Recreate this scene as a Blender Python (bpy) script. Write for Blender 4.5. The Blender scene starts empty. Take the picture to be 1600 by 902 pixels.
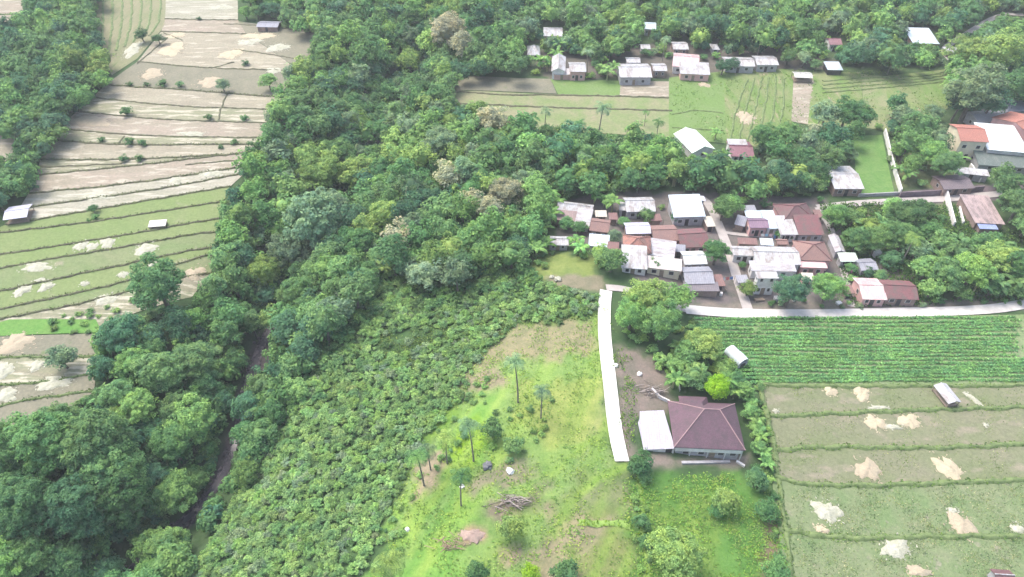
import bpy, bmesh, math, random
import numpy as np
from mathutils import Vector, Matrix
from mathutils.geometry import delaunay_2d_cdt
from mathutils import noise as mnoise
R = math.radians
rng = np.random.default_rng(7); random.seed(7)

# ------------------------------------------------------------------ camera, world, sun, exposure
SC = bpy.context.scene
COL = SC.collection
F = 1081.0; PITCH = R(42.8); CZ = 105.0
cam_d = bpy.data.cameras.new('camera'); cam = bpy.data.objects.new('camera', cam_d); COL.objects.link(cam)
cam.location = (0, 0, CZ); cam.rotation_euler = (R(90) - PITCH, 0, 0)
cam_d.sensor_width = 36; cam_d.lens = 36 * F / 1600; cam_d.clip_start = .5; cam_d.clip_end = 8000
SC.camera = cam
SUN_DIR = Vector((-0.42, 0.30, 1.0)).normalized()
w = bpy.data.worlds.new('World'); SC.world = w; w.use_nodes = True
nt = w.node_tree; bg = nt.nodes['Background']
sky = nt.nodes.new('ShaderNodeTexSky'); sky.sky_type = 'NISHITA'; sky.sun_disc = False
sky.sun_elevation = math.asin(SUN_DIR.z); sky.sun_rotation = math.atan2(SUN_DIR.x, SUN_DIR.y)
sky.air_density = 1.0; sky.dust_density = 5.0; sky.ozone_density = .6
nt.links.new(sky.outputs[0], bg.inputs[0]); bg.inputs[1].default_value = .15
sd = bpy.data.lights.new('sun', 'SUN'); sd.energy = .85; sd.angle = R(26); sd.color = (1, .965, .91)
so = bpy.data.objects.new('sun', sd); COL.objects.link(so)
so.rotation_euler = (-SUN_DIR).to_track_quat('-Z', 'Y').to_euler()
SC.view_settings.view_transform = 'Standard'; SC.view_settings.look = 'None'
SC.view_settings.exposure = 1.38; SC.view_settings.gamma = 1
SC.render.engine = 'CYCLES'
SC.cycles.max_bounces = 5; SC.cycles.volume_bounces = 0

# ------------------------------------------------------------------ picture <-> place
cp, sp = math.cos(PITCH), math.sin(PITCH)
def ray(u, v):
    a = (np.asarray(u, float) - 800) / F; b = (np.asarray(v, float) - 451) / F
    return a, cp - b * sp, -sp - b * cp            # x, y, z of the view ray
def at_z(u, v, z=0.0):
    dx, dy, dz = ray(u, v); t = (z - CZ) / dz
    return t * dx, t * dy
def proj(x, y, z):
    x = np.asarray(x, float); y = np.asarray(y, float); zz = np.asarray(z, float) - CZ
    d = y * cp - zz * sp; up = y * sp + zz * cp
    return 800 + F * x / d, 451 - F * up / d, F / d   # u, v, px per metre
def wpoly(pts, z=0.0):
    return np.array([at_z(u, v, z) for u, v in pts])
def seg_dist(X, Y, P):
    best = np.full(np.shape(X), 1e9)
    for (x0, y0), (x1, y1) in zip(P[:-1], P[1:]):
        dx, dy = x1 - x0, y1 - y0; L = dx * dx + dy * dy + 1e-9
        t = np.clip(((X - x0) * dx + (Y - y0) * dy) / L, 0, 1)
        best = np.minimum(best, np.hypot(X - x0 - t * dx, Y - y0 - t * dy))
    return best
def inside(X, Y, P):
    X = np.asarray(X, float); Y = np.asarray(Y, float); res = np.zeros(X.shape, bool)
    n = len(P); j = n - 1
    for i in range(n):
        xi, yi = P[i]; xj, yj = P[j]
        c = ((yi > Y) != (yj > Y)) & (X < (xj - xi) * (Y - yi) / ((yj - yi) if yj != yi else 1e-9) + xi)
        res ^= c; j = i
    return res
def sstep(x, a, b):
    t = np.clip((x - a) / (b - a), 0, 1); return t * t * (3 - 2 * t)
def wav(X, Y, s, k=0.):                              # cheap smooth noise
    return (np.sin(X * s + 1.3 + k) * np.cos(Y * s * .83 + .4 * k) + np.sin((X + Y) * s * .61 + 2.1 * k + .7) * np.sin((X - .6 * Y) * s * 1.37 + k)) * .5

STREAM_PX = [(640, 130), (590, 235), (545, 300), (510, 380), (455, 445), (425, 500), (398, 560), (382, 630), (368, 690), (345, 750), (300, 805), (240, 850), (185, 910), (140, 1000)]
STREAM = wpoly(STREAM_PX, -8.5)
RIDGE = wpoly([(915, 470), (900, 560), (860, 650), (800, 760), (725, 880), (640, 1010)], 5)
SLOPE_PX = [(735, 575), (800, 505), (930, 475), (945, 560), (960, 720), (985, 800), (1000, 960), (560, 960), (600, 860), (620, 760), (700, 640)]
SLOPE = wpoly(SLOPE_PX, 4)
def H(X, Y):
    X = np.asarray(X, float); Y = np.asarray(Y, float)
    z = .35 * wav(X, Y, .045) + .12 * wav(X, Y, .16, 2)
    far = sstep(np.hypot(X, Y - 150), 330, 900); z = z * (1 - far)
    dr = seg_dist(X, Y, RIDGE)
    
    wr = 24.
    hill = 6.0 * np.exp(-(dr / wr) ** 2)
    tt = hill / .75; fr = tt - np.floor(tt)
    ter = .75 * (np.floor(tt) + sstep(fr, .55, 1.))
    m = inside(X, Y, SLOPE)
    mf = m * .75 * sstep(seg_dist(X, Y, list(SLOPE) + [SLOPE[0]]), .5, 5.)
    hill = hill * (1 - mf) + ter * mf
    z = z + hill
    ds = seg_dist(X, Y, STREAM)
    z = z - 9.0 * np.exp(-(ds / 12.) ** 2)
    return z
def Hs(x, y): return float(H(np.array([x]), np.array([y]))[0])
def ground(u, v, dz=0.0):
    u = np.atleast_1d(np.asarray(u, float)); v = np.atleast_1d(np.asarray(v, float))
    z = np.zeros(u.shape)
    for i in range(14):
        x, y = at_z(u, v, z + dz); z = .45 * z + .55 * H(x, y)
    return x, y, H(x, y)
def g1(u, v, dz=0.0):
    x, y, z = ground([u], [v], dz); return float(x[0]), float(y[0]), float(z[0])
def gpoly(pts, dz=0.0):
    x, y, z = ground([p[0] for p in pts], [p[1] for p in pts], dz); return np.stack([x, y], 1)

# ------------------------------------------------------------------ materials
MATS = {}
def nodes(name):
    m = bpy.data.materials.new(name); m.use_nodes = True; t = m.node_tree
    return m, t, t.nodes['Principled BSDF']
def N(t, ty, **kw):
    n = t.nodes.new(ty)
    for k, v in kw.items(): setattr(n, k, v)
    return n
def mix(t, fac, a, b, mode='MIX'):
    n = N(t, 'ShaderNodeMix', data_type='RGBA', blend_type=mode)
    for s, v in ((0, fac), (6, a), (7, b)):
        if hasattr(v, 'is_output'): t.links.new(v, n.inputs[s])
        else: n.inputs[s].default_value = v if s == 0 else (tuple(v) + (1,))[:4]
    return n.outputs[2]
def nz(t, scale, detail=3, rough=.6, vec=None, dist=0):
    n = N(t, 'ShaderNodeTexNoise'); n.inputs['Scale'].default_value = scale; n.inputs['Detail'].default_value = detail
    n.inputs['Roughness'].default_value = rough; n.inputs['Distortion'].default_value = dist
    if vec is not None: t.links.new(vec, n.inputs['Vector'])
    return n.outputs['Fac']
def ramp(t, src, a, b):
    n = N(t, 'ShaderNodeMapRange'); t.links.new(src, n.inputs[0]); n.inputs[1].default_value = a; n.inputs[2].default_value = b
    return n.outputs[0]
def geo(t): return N(t, 'ShaderNodeNewGeometry').outputs['Position']
def objc(t): return N(t, 'ShaderNodeTexCoord').outputs['Object']
def bump(t, p, h, s=.5, d=.05):
    b = N(t, 'ShaderNodeBump'); b.inputs['Strength'].default_value = s; b.inputs['Distance'].default_value = d
    t.links.new(h, b.inputs['Height']); t.links.new(b.outputs[0], p.inputs['Normal'])
def scaled(t, vec, s, rot=0):
    m = N(t, 'ShaderNodeMapping'); t.links.new(vec, m.inputs['Vector']); m.inputs['Scale'].default_value = s; m.inputs['Rotation'].default_value = (0, 0, rot)
    return m.outputs[0]

def leaf_mat(name, src):
    m, t, p = nodes(name)
    if src == 'obj': c = N(t, 'ShaderNodeObjectInfo').outputs['Color']
    else: c = N(t, 'ShaderNodeAttribute', attribute_name='tint').outputs['Color']
    g = N(t, 'ShaderNodeNewGeometry'); r = g.outputs['Random Per Island']
    f = ramp(t, r, 0, 1)
    dk = mix(t, 1., c, (.55, .62, .6), 'MULTIPLY'); lt = mix(t, 1., c, (1.5, 1.38, 1.25), 'MULTIPLY')
    c2 = mix(t, f, dk, lt)
    n = ramp(t, nz(t, .5, 2, .5, g.outputs['Position']), .35, .65)
    c3 = mix(t, n, mix(t, 1., c2, (.82, .9, .95), 'MULTIPLY'), mix(t, 1., c2, (1.22, 1.12, .92), 'MULTIPLY'))
    t.links.new(c3, p.inputs['Base Color']); p.inputs['Roughness'].default_value = .7; p.inputs['Specular IOR Level'].default_value = .12
    tr = N(t, 'ShaderNodeBsdfTranslucent'); t.links.new(c3, tr.inputs[0])
    ms = N(t, 'ShaderNodeMixShader'); ms.inputs[0].default_value = .30
    t.links.new(p.outputs[0], ms.inputs[1]); t.links.new(tr.outputs[0], ms.inputs[2])
    t.links.new(ms.outputs[0], t.nodes['Material Output'].inputs[0])
    return m
LEAF = leaf_mat('foliage', 'obj'); LEAFT = leaf_mat('foliage_mass', 'attr')

def simple(name, c1, c2, scale=2., lo=.35, hi=.65, rough=.85, bs=.4, bd=.05, vec='obj', detail=4):
    if name in MATS: return MATS[name]
    m, t, p = nodes(name); v = objc(t) if vec == 'obj' else geo(t)
    n = nz(t, scale, detail, .65, v); c = mix(t, ramp(t, n, lo, hi), c1, c2)
    t.links.new(c, p.inputs['Base Color']); p.inputs['Roughness'].default_value = rough
    if bs: bump(t, p, nz(t, scale * 3, 3, .6, v), bs, bd)
    MATS[name] = m; return m
BARK = simple('bark', (.10, .085, .07), (.2, .175, .145), 3)
PALMBARK = simple('palm_bark', (.13, .115, .10), (.24, .215, .19), 4)

def ground_mat():
    m, t, p = nodes('ground_soil_and_grass'); g = geo(t)
    a = N(t, 'ShaderNodeAttribute', attribute_name='gcol').outputs['Color']
    n1 = ramp(t, nz(t, .35, 5, .7, g), .3, .7); n2 = ramp(t, nz(t, 2.6, 4, .7, g), .3, .7)
    c = mix(t, n1, mix(t, 1., a, (.72, .82, .74), 'MULTIPLY'), mix(t, 1., a, (1.28, 1.16, 1.2), 'MULTIPLY'))
    c = mix(t, n2, mix(t, 1., c, (.84, .88, .86), 'MULTIPLY'), mix(t, 1., c, (1.16, 1.12, 1.1), 'MULTIPLY'))
    t.links.new(c, p.inputs['Base Color']); p.inputs['Roughness'].default_value = .95; p.inputs['Specular IOR Level'].default_value = .15
    bump(t, p, nz(t, 1.4, 6, .75, g), .6, .2)
    return m
def field_mat(key, c1, c2, c3=None, s1=.12, streak=(1, 1, 1), amt3=.62, bstr=.6):
    k = 'field_' + key
    if k in MATS: return MATS[k]
    m, t, p = nodes(k); g = geo(t); gv = scaled(t, g, streak)
    c1, c2 = [tuple(q * k_ for q, k_ in zip(z_, (.655, .675, .66))) for z_ in (c1, c2)]; c3 = tuple(q * k_ for q, k_ in zip(c3, (.655, .675, .66))) if c3 else None
    n1 = ramp(t, nz(t, s1, 4, .65, gv, .6), .36, .64); c = mix(t, n1, c1, c2)
    if c3: c = mix(t, ramp(t, nz(t, s1 * 2.3, 4, .6, gv), amt3, amt3 + .09), c, c3)
    n2 = ramp(t, nz(t, 1.5, 5, .75, g), .3, .7)
    c = mix(t, n2, mix(t, 1., c, (.76, .8, .78), 'MULTIPLY'), mix(t, 1., c, (1.2, 1.17, 1.15), 'MULTIPLY'))
    t.links.new(c, p.inputs['Base Color']); p.inputs['Roughness'].default_value = .95; p.inputs['Specular IOR Level'].default_value = .15
    bump(t, p, nz(t, 2.2, 5, .75, g), bstr, .15)
    MATS[k] = m; return m
def metal_mat(key, c, dirt=(.35, .27, .22), amt=.62, rough=.42, wscale=4.2, axis='X'):
    k = 'roof_' + key
    if k in MATS: return MATS[k]
    m, t, p = nodes(k); o = objc(t)
    n = ramp(t, nz(t, .8, 6, .7, scaled(t, o, (1, .35, 1) if axis == 'X' else (.35, 1, 1))), amt, amt + .16)
    cc = mix(t, n, c, dirt)
    b = N(t, 'ShaderNodeTexBrick'); t.links.new(scaled(t, o, (1, 1, 1), 0 if axis == 'Y' else R(90)), b.inputs['Vector'])
    b.inputs['Scale'].default_value = .55; b.inputs['Mortar Size'].default_value = .012; b.inputs['Color1'].default_value = (1, 1, 1, 1)
    b.inputs['Color2'].default_value = (.86, .87, .88, 1); b.inputs['Mortar'].default_value = (.6, .6, .6, 1)
    cc = mix(t, 1., cc, b.outputs['Color'], 'MULTIPLY')
    t.links.new(cc, p.inputs['Base Color']); p.inputs['Roughness'].default_value = rough
    wv = N(t, 'ShaderNodeTexWave', bands_direction=axis); t.links.new(o, wv.inputs['Vector']); wv.inputs['Scale'].default_value = wscale
    bump(t, p, wv.outputs['Fac'], .7, .03)
    MATS[k] = m; return m
def tile_mat(key, c1, c2, moss=(.12, .10, .09)):
    k = 'tile_' + key
    if k in MATS: return MATS[k]
    m, t, p = nodes(k); o = objc(t)
    b = N(t, 'ShaderNodeTexBrick'); t.links.new(o, b.inputs['Vector']); b.inputs['Scale'].default_value = 2.6
    b.inputs['Mortar Size'].default_value = .02; b.inputs['Color1'].default_value = c1 + (1,); b.inputs['Color2'].default_value = c2 + (1,)
    b.inputs['Mortar'].default_value = tuple(x * .5 for x in c1) + (1,)
    cc = mix(t, ramp(t, nz(t, .6, 6, .75, o), .42, .66), b.outputs['Color'], moss)
    t.links.new(cc, p.inputs['Base Color']); p.inputs['Roughness'].default_value = .75
    bump(t, p, b.outputs['Fac'], .5, -.03)
    MATS[k] = m; return m
WHITE = metal_mat('white_metal', (.50, .51, .53), (.31, .27, .25), .47); WHITEY = metal_mat('white_metal_across', (.50, .50, .53), (.33, .28, .27), .48, axis='Y')
BLUEM = metal_mat('pale_blue_metal', (.56, .66, .74), (.4, .38, .4)); LAV = metal_mat('lavender_metal', (.62, .62, .76), (.45, .42, .5))
GREYM = metal_mat('grey_metal', (.30, .31, .36), (.2, .17, .17), .55); PINKM = metal_mat('faded_pink_metal', (.62, .42, .42), (.8, .76, .74), .5)
RUST = metal_mat('rusty_metal', (.21, .11, .10), (.32, .24, .21), .55); BEIGE = metal_mat('beige_metal', (.6, .56, .47), (.4, .33, .27), .55)
GREENW = metal_mat('greenish_white_metal', (.72, .85, .74), (.6, .66, .55))
DKGREY = metal_mat('dark_green_grey_metal', (.10, .14, .13), (.17, .2, .18), .5)
TRED = tile_mat('red_clay', (.33, .14, .11), (.40, .21, .17)); TORG = tile_mat('orange_red', (.38, .15, .115), (.46, .21, .16), (.30, .14, .11))
TBRN = tile_mat('dark_brown', (.14, .065, .075), (.19, .095, .10)); TPUR = tile_mat('purple_brown', (.125, .068, .095), (.165, .102, .128), (.085, .062, .072))
TRBR = tile_mat('red_brown', (.19, .075, .085), (.25, .11, .115)); TTAN = tile_mat('weathered_tan', (.24, .14, .125), (.31, .195, .165), (.2, .13, .12))
WALLW = simple('whitewashed_wall', (.74, .73, .72), (.56, .54, .52), .7); WALLP = simple('pink_wall', (.62, .38, .37), (.52, .32, .3), .7)
WALLB = simple('bare_brown_wall', (.22, .15, .13), (.3, .23, .2), .8); WALLG = simple('grey_block_wall', (.42, .42, .44), (.30, .29, .30), .8)
WALLY = simple('cream_wall', (.74, .68, .5), (.62, .55, .42), .6)
DARK = simple('dark_opening', (.03, .03, .04), (.06, .055, .06), 1, rough=.4, bs=0)
FRAMEW = simple('painted_window_frame', (.6, .6, .58), (.5, .5, .48), 3, bs=0)
TIMBER = simple('weathered_timber', (.2, .15, .11), (.3, .25, .2), 4)
CONC = simple('pale_concrete', (.56, .54, .52), (.38, .37, .35), .6, .3, .75, vec='geo'); 
PATHM = simple('limewashed_concrete_path', (.70, .69, .66), (.52, .51, .48), .5, .35, .75, vec='geo', bs=.2, bd=.02)
DIRTL = simple('dirt_lane', (.30, .28, .27), (.40, .37, .35), .5, vec='geo')
STRAW = simple('pale_straw', (.44, .39, .27), (.38, .33, .23), 1.1, bs=.9, bd=.15)
STRAWW = simple('bleached_straw', (.43, .43, .35), (.30, .31, .23), 1.1, bs=.9, bd=.15)
STRAWP = simple('pinkish_straw', (.40, .33, .235), (.31, .28, .20), 1.1, bs=.9, bd=.15)
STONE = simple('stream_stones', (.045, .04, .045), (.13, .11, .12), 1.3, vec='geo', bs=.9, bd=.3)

# ------------------------------------------------------------------ mesh helpers
class MB:
    def __init__(s): s.v = []; s.f = []
    def face(s, *pts):
        i = len(s.v); s.v += [tuple(p) for p in pts]; s.f.append(tuple(range(i, i + len(pts))))
    def box(s, x0, x1, y0, y1, z0, z1):
        i = len(s.v)
        s.v += [(x0, y0, z0), (x1, y0, z0), (x1, y1, z0), (x0, y1, z0), (x0, y0, z1), (x1, y0, z1), (x1, y1, z1), (x0, y1, z1)]
        s.f += [tuple(i + k for k in q) for q in ((0, 3, 2, 1), (4, 5, 6, 7), (0, 1, 5, 4), (1, 2, 6, 5), (2, 3, 7, 6), (3, 0, 4, 7))]
    def slab(s, pts, th):            # thick sheet below the given polygon
        n = len(pts); i = len(s.v); s.v += [tuple(p) for p in pts] + [(p[0], p[1], p[2] - th) for p in pts]
        s.f.append(tuple(i + k for k in range(n))); s.f.append(tuple(i + n + k for k in reversed(range(n))))
        for k in range(n): l = (k + 1) % n; s.f.append((i + k, i + n + k, i + n + l, i + l))
    def tube(s, pts, rad, sides=6):
        pts = [Vector(p) for p in pts]; i = len(s.v); n = len(pts)
        for k, p in enumerate(pts):
            d = (pts[min(k + 1, n - 1)] - pts[max(k - 1, 0)]).normalized()
            a = d.cross(Vector((0, 0, 1)) if abs(d.z) < .9 else Vector((1, 0, 0))).normalized(); b = d.cross(a)
            for j in range(sides):
                q = 2 * math.pi * j / sides; s.v.append(tuple(p + rad[k] * (math.cos(q) * a + math.sin(q) * b)))
        for k in range(n - 1):
            for j in range(sides):
                l = (j + 1) % sides; s.f.append((i + k * sides + j, i + k * sides + l, i + (k + 1) * sides + l, i + (k + 1) * sides + j))
        s.f.append(tuple(i + j for j in reversed(range(sides)))); s.f.append(tuple(i + (n - 1) * sides + j for j in range(sides)))
    def mesh(s, name, mat):
        me = bpy.data.meshes.new(name); me.from_pydata(s.v, [], s.f); me.materials.append(mat); me.update(); return me
    def build(s, name, mat, parent=None, kind=None):
        return link(name, s.mesh(name, mat), parent, kind)
def link(name, me, parent=None, kind=None):
    o = bpy.data.objects.new(name, me); COL.objects.link(o)
    if parent: o.parent = parent
    if kind: o['kind'] = kind
    return o
def empty(name, loc, rz=0):
    o = bpy.data.objects.new(name, None); COL.objects.link(o); o.location = loc; o.rotation_euler = (0, 0, rz); o.empty_display_size = .3
    return o
def tag(o, label, cat, group=None, kind=None):
    o['label'] = label; o['category'] = cat
    if group: o['group'] = group
    if kind: o['kind'] = kind
    return o
def npmesh(name, V, Q, mat, tri=None, tint=None, smooth=False):
    """V (n,3), Q (m,4) quads, tri (k,3) triangles"""
    me = bpy.data.meshes.new(name); nq = len(Q); ntr = 0 if tri is None else len(tri)
    me.vertices.add(len(V)); me.vertices.foreach_set('co', np.ascontiguousarray(V, np.float32).ravel())
    li = np.concatenate([np.asarray(Q, np.int32).ravel()] + ([np.asarray(tri, np.int32).ravel()] if ntr else []))
    me.loops.add(len(li)); me.loops.foreach_set('vertex_index', li)
    st = np.concatenate([np.arange(nq) * 4] + ([nq * 4 + np.arange(ntr) * 3] if ntr else [])).astype(np.int32)
    tot = np.concatenate([np.full(nq, 4)] + ([np.full(ntr, 3)] if ntr else [])).astype(np.int32)
    me.polygons.add(nq + ntr); me.polygons.foreach_set('loop_start', st); me.polygons.foreach_set('loop_total', tot)
    if tint is not None:
        a = me.color_attributes.new('tint', 'FLOAT_COLOR', 'POINT'); c = np.ones((len(V), 4), np.float32); c[:, :3] = tint
        a.data.foreach_set('color', c.ravel())
    me.materials.append(mat); me.update(calc_edges=True)
    if smooth: me.polygons.foreach_set('use_smooth', np.ones(nq + ntr, bool))
    me.validate(); return me

# ------------------------------------------------------------------ the ground, one sheet to the horizon
xs = np.concatenate([-np.geomspace(1400, 262, 14), np.arange(-250, 250.1, .9), np.geomspace(262, 1400, 14)])
ys = np.concatenate([[-1400, -700, -350, -150, -60, 0, 15], np.arange(26, 345, .75), np.geomspace(360, 1900, 16)])
GX, GY = np.meshgrid(xs, ys); GZ = H(GX, GY)
GZ = GZ + .10 * wav(GX, GY, 1.1, 1) * (np.abs(GX) < 250)
gcol = np.zeros(GX.shape + (3,)); gcol[:] = (.07, .13, .055)
GU, GV, _ = proj(GX, GY, GZ)
def paint(poly, c, soft=2.0, rag=1.5, dz=0.0):
    P = gpoly(poly, dz); x0, y0 = P.min(0) - 8; x1, y1 = P.max(0) + 8
    ii = (GX > x0) & (GX < x1) & (GY > y0) & (GY < y1)
    X, Y = GX[ii], GY[ii]; ins = inside(X, Y, P); d = seg_dist(X, Y, list(P) + [P[0]]); sd_ = np.where(ins, d, -d)
    sd_ = sd_ + rag * (wav(X, Y, .5, 3) + .7 * wav(X, Y, 1.3, 5))
    m = sstep(sd_, -soft * .5, soft * .5)[:, None]
    gcol[ii] = gcol[ii] * (1 - m) + np.array(c) * m
paint([(480, -60), (1700, -60), (1700, 480), (1080, 470), (700, 300)], (.08, .14, .06), 6)
paint([(590, 430), (820, 420), (940, 460), (760, 560), (620, 760), (560, 960), (280, 960), (420, 640), (500, 520)], (.085, .165, .065), 3)      # shrub slope under-growth
paint(SLOPE_PX, (.22, .36, .105), 3, 2)
paint([(560, 960), (640, 760), (720, 650), (780, 620), (760, 760), (700, 960)], (.17, .36, .075), 3, 2)
paint([(860, 800), (1000, 760), (1010, 960), (850, 960)], (.22, .27, .10), 4, 2)
paint([(960, 740), (1180, 745), (1230, 800), (1245, 960), (1000, 960), (985, 850)], (.12, .27, .06), 3, 2)
paint([(1000, 790), (1120, 770), (1140, 960), (1060, 960)], (.17, .30, .065), 3, 2)
paint([(1185, 780), (1215, 790), (1235, 960), (1200, 960)], (.20, .17, .11), 2, 1)
paint([(790, 520), (850, 500), (925, 512), (925, 555), (850, 560), (760, 565)], (.30, .27, .17), 2, 2)
paint([(720, 585), (790, 578), (790, 600), (725, 618)], (.33, .27, .21), 2, 1.2)
paint([(640, 725), (690, 715), (690, 760), (650, 790)], (.33, .29, .19), 2, 1.2)
paint([(750, 735), (830, 728), (840, 760), (740, 765)], (.27, .27, .17), 2, 1.5)
paint([(715, 830), (755, 822), (765, 845), (730, 855)], (.42, .27, .22), 1.5, .8)
paint([(780, 855), (815, 855), (815, 878), (780, 880)], (.34, .28, .20), 1.5, 1)
paint([(860, 812), (930, 805), (935, 835), (870, 850)], (.33, .30, .19), 2, 2)
paint([(835, 860), (900, 850), (905, 910), (840, 930)], (.32, .30, .19), 2, 2)
paint([(900, 750), (985, 740), (985, 790), (890, 800)], (.21, .26, .12), 2, 1.5)
paint([(760, 780), (840, 775), (840, 800), (770, 815)], (.25, .22, .16), 2, 1.5)
paint([(820, 600), (940, 590), (950, 690), (860, 700), (800, 660)], (.30, .38, .11), 3, 2)
paint([(650, 640), (720, 640), (700, 690), (640, 690)], (.18, .33, .06), 2, 1)
paint([(700, 690), (745, 650), (760, 700), (720, 760)], (.24, .42, .035), 2, 1)
# the terrace edges carry the brightest grass
_m = inside(GX, GY, SLOPE); _dr = seg_dist(GX, GY, RIDGE); _hl = 6.0 * np.exp(-(_dr / 24.) ** 2) / .75; _fr = _hl - np.floor(_hl)
_k = sstep(_fr, .50, .62) * (1 - sstep(_fr, .86, .98)) * np.clip(.62 + .55 * wav(GX, GY, .17, 8), 0, 1) * _m
_f = (1 - sstep(_fr, .0, .5)) * np.clip(.35 + .5 * wav(GX, GY, .13, 11), 0, .8) * _m
gcol[:] = gcol * (1 - _f[..., None] * .6) + np.array((.27, .31, .16)) * (_f[..., None] * .6)
gcol[:] = gcol * (1 - _k[..., None] * .7) + np.array((.27, .42, .09)) * (_k[..., None] * .7)
for L_ in ([(988, 724), (930, 750), (885, 795), (862, 838)], [(955, 672), (905, 700), (862, 745)], [(740, 700), (700, 750), (660, 805), (635, 865)], [(700, 720), (660, 775), (628, 835)], [(778, 705), (725, 770), (690, 830), (655, 905)], [(985, 826), (930, 814), (880, 832)], [(1060, 760), (1085, 830), (1095, 900)], [(1115, 760), (1150, 830)]):
    paint([tuple(q) for q in np.array(L_) + (-6, -2)] + [tuple(q) for q in (np.array(L_) + (6, 2))[::-1]], (.25, .40, .085), 1.2, .7)
paint([(745, 568), (765, 535), (800, 512), (850, 500), (905, 506), (922, 530), (915, 552), (860, 556), (790, 566)], (.30, .29, .17), 4, 2.5)
paint([(722, 588), (790, 578), (785, 602), (728, 618)], (.32, .29, .19), 2.5, 1.5)
paint([(848, 845), (930, 806), (960, 815), (905, 850), (850, 900)], (.31, .29, .18), 3, 2)
paint([(745, 735), (840, 728), (850, 755), (740, 765)], (.27, .27, .17), 3, 2)
paint([(650, 720), (690, 712), (680, 755), (648, 780)], (.33, .29, .20), 2, 1.5)
paint([(965, 545), (1005, 545), (1045, 590), (1050, 640), (990, 650), (985, 720), (972, 700), (960, 600)], (.245, .215, .185), 2.5, 1.5)   # bare yard by the big house
paint([(985, 712), (1170, 712), (1175, 726), (1000, 728)], (.26, .23, .20), 1.5, 1)
paint([(840, 395), (925, 400), (935, 440), (830, 445)], (.22, .29, .09), 2.5, 1.5)
paint([(850, 432), (945, 432), (950, 455), (850, 455)], (.24, .23, .16), 1.5, 1)
paint([(600, 465), (640, 462), (640, 478), (600, 480)], (.3, .28, .22), 1.5, 1)
paint([(870, 315), (960, 300), (1120, 300), (1290, 310), (1320, 370), (1330, 470), (1070, 478), (1000, 440), (960, 400), (870, 370)], (.185, .17, .165), 2, 1)     # village yards
paint([(1290, 325), (1400, 318), (1480, 320), (1480, 345), (1300, 345)], (.21, .24, .13), 2.5, 1.5)
paint([(1060, 470), (1330, 470), (1600, 462), (1600, 482), (1075, 492)], (.24, .22, .19), 1.5, 1)
paint([(1330, 395), (1440, 430), (1430, 475), (1310, 475)], (.24, .205, .20), 2, 1)
paint([(1395, 300), (1600, 285), (1600, 310), (1480, 318), (1395, 318)], (.17, .14, .16), 1.5, .7)
paint([(1400, 215), (1500, 245), (1500, 290), (1400, 295)], (.16, .2, .09), 2, 1)
paint([(820, 80), (1240, 60), (1320, 105), (1060, 120), (860, 125)], (.16, .15, .13), 4, 2)
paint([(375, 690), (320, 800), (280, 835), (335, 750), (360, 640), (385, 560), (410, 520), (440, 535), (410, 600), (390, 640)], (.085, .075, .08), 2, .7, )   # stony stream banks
nx, ny = len(xs), len(ys)
idx = np.arange(nx * ny).reshape(ny, nx)
Q = np.stack([idx[:-1, :-1], idx[:-1, 1:], idx[1:, 1:], idx[1:, :-1]], -1).reshape(-1, 4)
gm = npmesh('ground', np.stack([GX, GY, GZ], -1).reshape(-1, 3), Q, ground_mat(), smooth=True)
a = gm.color_attributes.new('gcol', 'FLOAT_COLOR', 'POINT'); c4 = np.ones((nx * ny, 4), np.float32); c4[:, :3] = gcol.reshape(-1, 3) * .72; a.data.foreach_set('color', c4.ravel())
link('ground', gm, kind='structure')

def densify(P, step):
    out = []
    for a_, b_ in zip(P[:-1], P[1:]):
        n = max(1, int(np.hypot(*(np.array(b_) - a_)) / step))
        for k in range(n): out.append(np.array(a_) * (1 - k / n) + np.array(b_) * k / n)
    out.append(np.array(P[-1])); return np.array(out)
def sheet(name, P, mat, off=.12, step=2.2, skirt=True):
    """a ground sheet with its own edge, following the terrain"""
    P = np.asarray(P, float)
    B = densify(list(P) + [P[0]], step)[:-1]
    x0, y0 = P.min(0); x1, y1 = P.max(0)
    X, Y = np.meshgrid(np.arange(x0, x1, step), np.arange(y0, y1, step)); X = X.ravel(); Y = Y.ravel()
    if len(X):
        k = inside(X, Y, P) & (seg_dist(X, Y, list(P) + [P[0]]) > step * .45); X, Y = X[k], Y[k]
    pts = [Vector((float(a_), float(b_))) for a_, b_ in B] + [Vector((float(a_), float(b_))) for a_, b_ in zip(X, Y)]
    r = delaunay_2d_cdt(pts, [], [list(range(len(B)))], 1, 1e-5)
    V = np.array([(p.x, p.y) for p in r[0]]); Z = H(V[:, 0], V[:, 1]) + off
    fs = [f if (V[f[1]][0]-V[f[0]][0])*(V[f[2]][1]-V[f[0]][1])-(V[f[1]][1]-V[f[0]][1])*(V[f[2]][0]-V[f[0]][0]) > 0 else f[::-1] for f in r[2]]
    vs = [(float(p[0]), float(p[1]), float(z)) for p, z in zip(V, Z)]
    me = bpy.data.meshes.new(name); me.from_pydata(vs, [], fs); me.materials.append(mat); me.update()
    me.polygons.foreach_set('use_smooth', np.ones(len(fs), bool))
    return link(name, me, kind='structure')
def strip_poly(line, width):
    P = np.asarray(line, float); L = []; Rr = []
    for i, p in enumerate(P):
        d = P[min(i + 1, len(P) - 1)] - P[max(i - 1, 0)]; d /= np.hypot(*d) + 1e-9; n = np.array((-d[1], d[0]))
        wd = width if np.isscalar(width) else width[i]
        L.append(p + n * wd / 2); Rr.append(p - n * wd / 2)
    return np.array(L + Rr[::-1])
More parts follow.
